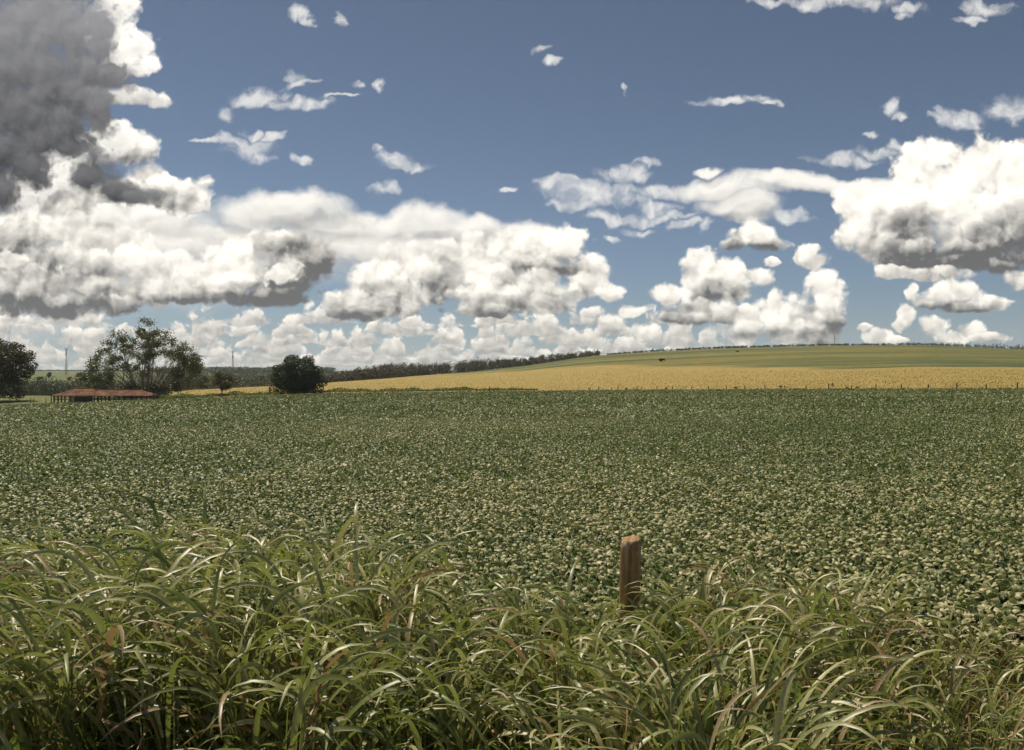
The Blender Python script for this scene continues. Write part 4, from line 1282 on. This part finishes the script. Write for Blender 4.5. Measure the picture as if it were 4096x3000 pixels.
m_ = MB(); m_.box(sx_(313), sx_(316.5), -3.55, -3.48, -0.3, EAVE - 0.2); m_.build('door', plain_mat('brown_door', (0.10, 0.035, 0.018), (0.16, 0.06, 0.03)), shed)
m_ = MB(); m_.box(sx_(329), sx_(398), -3.58, -3.46, -0.3, EAVE - 0.2); m_.build('plank_wall', dark_plank_m, shed)
for z_ in (0.45, 0.85, 1.25):
    for x0_, x1_ in ((248, 304), (402, 610)):
        m_ = MB(); m_.box(sx_(x0_), sx_(x1_), -3.80, -3.74, z_ + 0.28, z_ + 0.46); m_.build('rail', dark_plank_m, shed)
# yard fence at the shed's right end
CX, CY, CZ = at(633, 199)
yard = empty('yard_fence', (CX, CY, CZ))
tag(yard, 'short grey plank cattle yard fence at the right end of the shed', 'fence')
yard_m = plain_mat('grey_plank', (0.08, 0.06, 0.045), (0.19, 0.15, 0.115), 4.0, 0.9, 0.15, 0.4, 0.02, (0.5, 3, 3))
for k in range(4):
    m_ = MB(); m_.box(-0.09, 0.09, -0.09, 0.09, -0.4, 2.25)
    p_ = m_.build('post', yard_m, yard); p_.location = (-1.1 + k * 0.95, 0, 0)
for k in range(5):
    m_ = MB(); m_.box(-1.25, 1.85, -0.15, -0.10, 0.42 + k * 0.38, 0.60 + k * 0.38); m_.build('rail', yard_m, yard)

# ------------------------------------------------------------------ far buildings, trailer
white_m = plain_mat('white_plaster', (0.60, 0.58, 0.54), (0.72, 0.70, 0.66), 2.0, 0.9, 0.2, 0.1, 0.01)
def house(px, Y, w, d, h, rh, label, rz=0.0, roof_mat=None):
    X, Y, Z = at(px, Y)
    e = empty('farmhouse', (X, Y, Z), rz)
    tag(e, label, 'house')
    m_ = MB(); m_.box(-w / 2, w / 2, -d / 2, d / 2, -0.5, h); m_.build('wall', white_m, e)
    m_ = MB()
    o_ = 0.5
    p = [(-w / 2 - o_, -d / 2 - o_, h - 0.1), (w / 2 + o_, -d / 2 - o_, h - 0.1), (w / 2 + o_, d / 2 + o_, h - 0.1), (-w / 2 - o_, d / 2 + o_, h - 0.1), (-w / 2 - o_, 0, h + rh), (w / 2 + o_, 0, h + rh)]
    p2 = [(a_, b_, c_ - 0.18) for a_, b_, c_ in p]
    m_.poly(p + p2, [(0, 1, 5, 4), (2, 3, 4, 5), (6, 10, 11, 7), (8, 11, 10, 9), (0, 6, 7, 1), (2, 8, 9, 3), (0, 4, 10, 6), (4, 3, 9, 10), (1, 7, 11, 5), (5, 11, 8, 2)])
    m_.build('roof', roof_mat or tile_m, e)
    for k in (-1, 1):
        m_ = MB(); m_.box(k * w * 0.25 - 0.5, k * w * 0.25 + 0.5, -d / 2 - 0.03, -d / 2 + 0.02, 0.9, h - 0.6); m_.build('window', dark_plank_m, e)
    return e
peach_m = plain_mat('faded_clay_tile', (0.42, 0.24, 0.15), (0.60, 0.38, 0.25), 1.5, 0.85, 0.2, 0.2, 0.03)
house(325, 660, 6.6, 5.0, 1.3, 1.2, 'low far farmhouse with a faded peach tile roof on the pasture', R(4), peach_m)
house(665, 700, 3.4, 4.0, 2.6, 0.8, 'tiny white farmhouse glimpsed in the valley right of the fig tree', R(-8), white_m)

dark_metal_m = plain_mat('dark_rusty_metal', (0.022, 0.016, 0.010), (0.06, 0.04, 0.022), 3.0, 0.7, 0.3, 0.2, 0.01)
tyre_m = plain_mat('tyre_rubber', (0.012, 0.012, 0.012), (0.03, 0.03, 0.03), 8.0, 0.9, 0.2, 0.1, 0.005)
X, Y, Z = hit(2647, 1446)
tr = empty('farm_trailer', (X, Y, Z), R(6))
tag(tr, 'dark box shaped farm trailer standing out on the green hillside', 'trailer')
wl = 21 / (4096 * F) * Y
m_ = MB()
m_.box(-wl / 2, wl / 2, -1.0, 1.0, 0.55, 0.67)
for sgn in (-1, 1):
    m_.box(-wl / 2, wl / 2, sgn * 1.0 - (0.06 if sgn > 0 else 0.0), sgn * 1.0 + (0.0 if sgn > 0 else 0.06), 0.67, 1.55)
    m_.box(sgn * wl / 2 - (0.06 if sgn > 0 else 0.0), sgn * wl / 2 + (0.0 if sgn > 0 else 0.06), -0.94, 0.94, 0.67, 1.55)
m_.box(-wl / 2 + 0.06, wl / 2 - 0.06, -0.94, 0.94, 0.67, 1.42)
m_.build('body', dark_metal_m, tr)
m_ = MB(); m_.box(wl / 2 + 0.002, wl / 2 + 1.2, -0.06, 0.06, 0.52, 0.62); m_.build('drawbar', dark_metal_m, tr)
for sx2, sy2 in ((-1, -1), (-1, 1)):
    m_ = MB()
    m_.tube([(0, -0.12, 0), (0, -0.10, 0), (0, 0.10, 0), (0, 0.12, 0)], [0.36, 0.40, 0.40, 0.36], 18)
    w_ = m_.build('wheel', tyre_m, tr, smooth=False)
    w_.location = (-wl * 0.18, sy2 * 0.85, 0.40)

# ------------------------------------------------------------------ power line towers and the radio mast
steel_m = plain_mat('grey_galvanised_steel', (0.16, 0.155, 0.15), (0.24, 0.235, 0.225), 0.6, 0.6, 0.4, 0.1, 0.01)
tower_tops = []
def lattice(px, Y, top_py, label, arm=3.0):
    X, Y, Z = at(px, Y)
    H = EYE + (1500 - top_py) / (4096 * F) * Y - Z
    e = empty('power_tower', (X, Y, Z))
    tag(e, label, 'power tower', 'towers of the far power line')
    b0_, b1_ = 0.95, 0.55
    m_ = MB()
    lv = 12
    for sx3, sy3 in ((-1, -1), (1, -1), (1, 1), (-1, 1)):
        m_.tube([(sx3 * b0_, sy3 * b0_, -0.5), (sx3 * b1_, sy3 * b1_, H * 0.97)], [0.17, 0.12], 5)
    for k in range(lv):
        za, zb = H * 0.97 * k / lv, H * 0.97 * (k + 1) / lv
        ba, bb = b0_ + (b1_ - b0_) * k / lv, b0_ + (b1_ - b0_) * (k + 1) / lv
        sg = 1 if k % 2 else -1
        for (ua, ub) in (((-sg, -1), (sg, -1)), ((-sg, 1), (sg, 1)), ((-1, -sg), (-1, sg)), ((1, -sg), (1, sg))):
            m_.tube([(ua[0] * ba, ua[1] * ba, za), (ub[0] * bb, ub[1] * bb, zb)], [0.07, 0.07], 4)
    m_.build('mast', steel_m, e)
    m_ = MB()
    m_.tube([(-arm, 0, H * 0.985), (-arm * 0.4, 0, H * 0.945), (arm * 0.4, 0, H * 0.945), (arm, 0, H * 0.985)], [0.14, 0.3, 0.3, 0.14], 6)
    m_.tube([(-arm * 1.02, 0, H * 0.995), (-arm * 0.75, 0, H)], [0.10, 0.08], 5)
    m_.tube([(arm * 1.02, 0, H * 0.995), (arm * 0.75, 0, H)], [0.10, 0.08], 5)
    m_.build('crossarm', steel_m, e)
    m_ = MB(); m_.box(-0.85, 0.85, -0.75, 0.75, H * 0.74, H * 0.80); m_.build('platform', steel_m, e)
    tower_tops.append((X, Y, Z + H * 0.945, arm))
    return e
lattice(265, 1150, 1390, 'grey lattice power tower between the left dark tree and the fig tree', 3.6)
lattice(931, 1120, 1402, 'grey lattice power tower above the small olive tree', 3.6)
lattice(1912, 1000, 1426, 'small grey power tower rising behind the brownish woodland', 2.6)
for k in range(2):
    for arm_s, side in ((-1, 'left'), (1, 'right')):
        (xa, ya, za, aa), (xb, yb_, zb, ab) = tower_tops[k], tower_tops[k + 1]
        pts, rr = [], []
        for q in range(25):
            u = q / 24
            pts.append((xa + arm_s * aa + (xb + arm_s * ab - xa - arm_s * aa) * u, ya + (yb_ - ya) * u, za + (zb - za) * u - 0.6 - 14.0 * 4 * u * (1 - u)))
            rr.append(0.035)
        m_ = MB(); m_.tube(pts, rr, 4)
        o = m_.build('power_cable', dark_metal_m, smooth=True)
        tag(o, 'thin sagging cable strung between %s power towers' % ('the two left' if k == 0 else 'the middle and right'), 'power cable', 'cables of the far power line')
X, Y, Z = at(3338, 1250)
H = EYE + (1500 - 1318) / (4096 * F) * Y - Z
mast = empty('radio_mast', (X, Y, Z))
tag(mast, 'slender banded radio mast rising behind the hill crest', 'radio mast')
pale_m = plain_mat('faded_white_paint', (0.42, 0.42, 0.44), (0.50, 0.50, 0.52), 1.0, 0.6)
red_m = plain_mat('faded_red_paint', (0.24, 0.17, 0.17), (0.30, 0.21, 0.20), 1.0, 0.6)
for k in range(9):
    za, zb = H * k / 9, H * (k + 1) / 9
    m_ = MB()
    for q in range(3):
        a_ = 2 * math.pi * q / 3 + 0.4
        m_.tube([(0.55 * math.cos(a_), 0.55 * math.sin(a_), za), (0.55 * math.cos(a_), 0.55 * math.sin(a_), zb - 0.002)], [0.10, 0.10], 5)
        a2 = a_ + 2 * math.pi / 3
        for s_ in range(4):
            z1_, z2_ = za + (zb - za) * s_ / 4, za + (zb - za) * (s_ + 1) / 4
            m_.tube([(0.55 * math.cos(a_), 0.55 * math.sin(a_), z1_), (0.55 * math.cos(a2), 0.55 * math.sin(a2), z2_ - 0.05)], [0.05, 0.05], 4)
    m_.build('mast_section', red_m if k % 2 else pale_m, mast)
m_ = MB(); m_.tube([(0, 0, H - 0.5), (0, 0, H + 3.0)], [0.07, 0.04], 5); m_.build('antenna', pale_m, mast)
for z_ in (0.42, 0.80):
    m_ = MB(); m_.tube([(0.7, -0.75, H * z_), (0.7, -0.65, H * z_), (0.7, -0.35, H * z_)], [0.75, 0.7, 0.2], 12); m_.build('dish', steel_m, mast)

# ------------------------------------------------------------------ the air
m_ = MB()
m_.box(-16000, 16000, -60, 9600, -30, 90)
hz_m, N = new_mat('haze_air')
pv = N.node('ShaderNodeVolumePrincipled')
pv.inputs['Color'].default_value = (0.78, 0.86, 0.96, 1)
pv.inputs['Density'].default_value = 0.00008
pv.inputs['Anisotropy'].default_value = 0.3
N.t.links.new(pv.outputs[0], N.node('ShaderNodeOutputMaterial').inputs['Volume'])
hz = m_.build('haze', hz_m)
hz['kind'] = 'stuff'
hz['label'] = 'thin pale haze over the far valley'
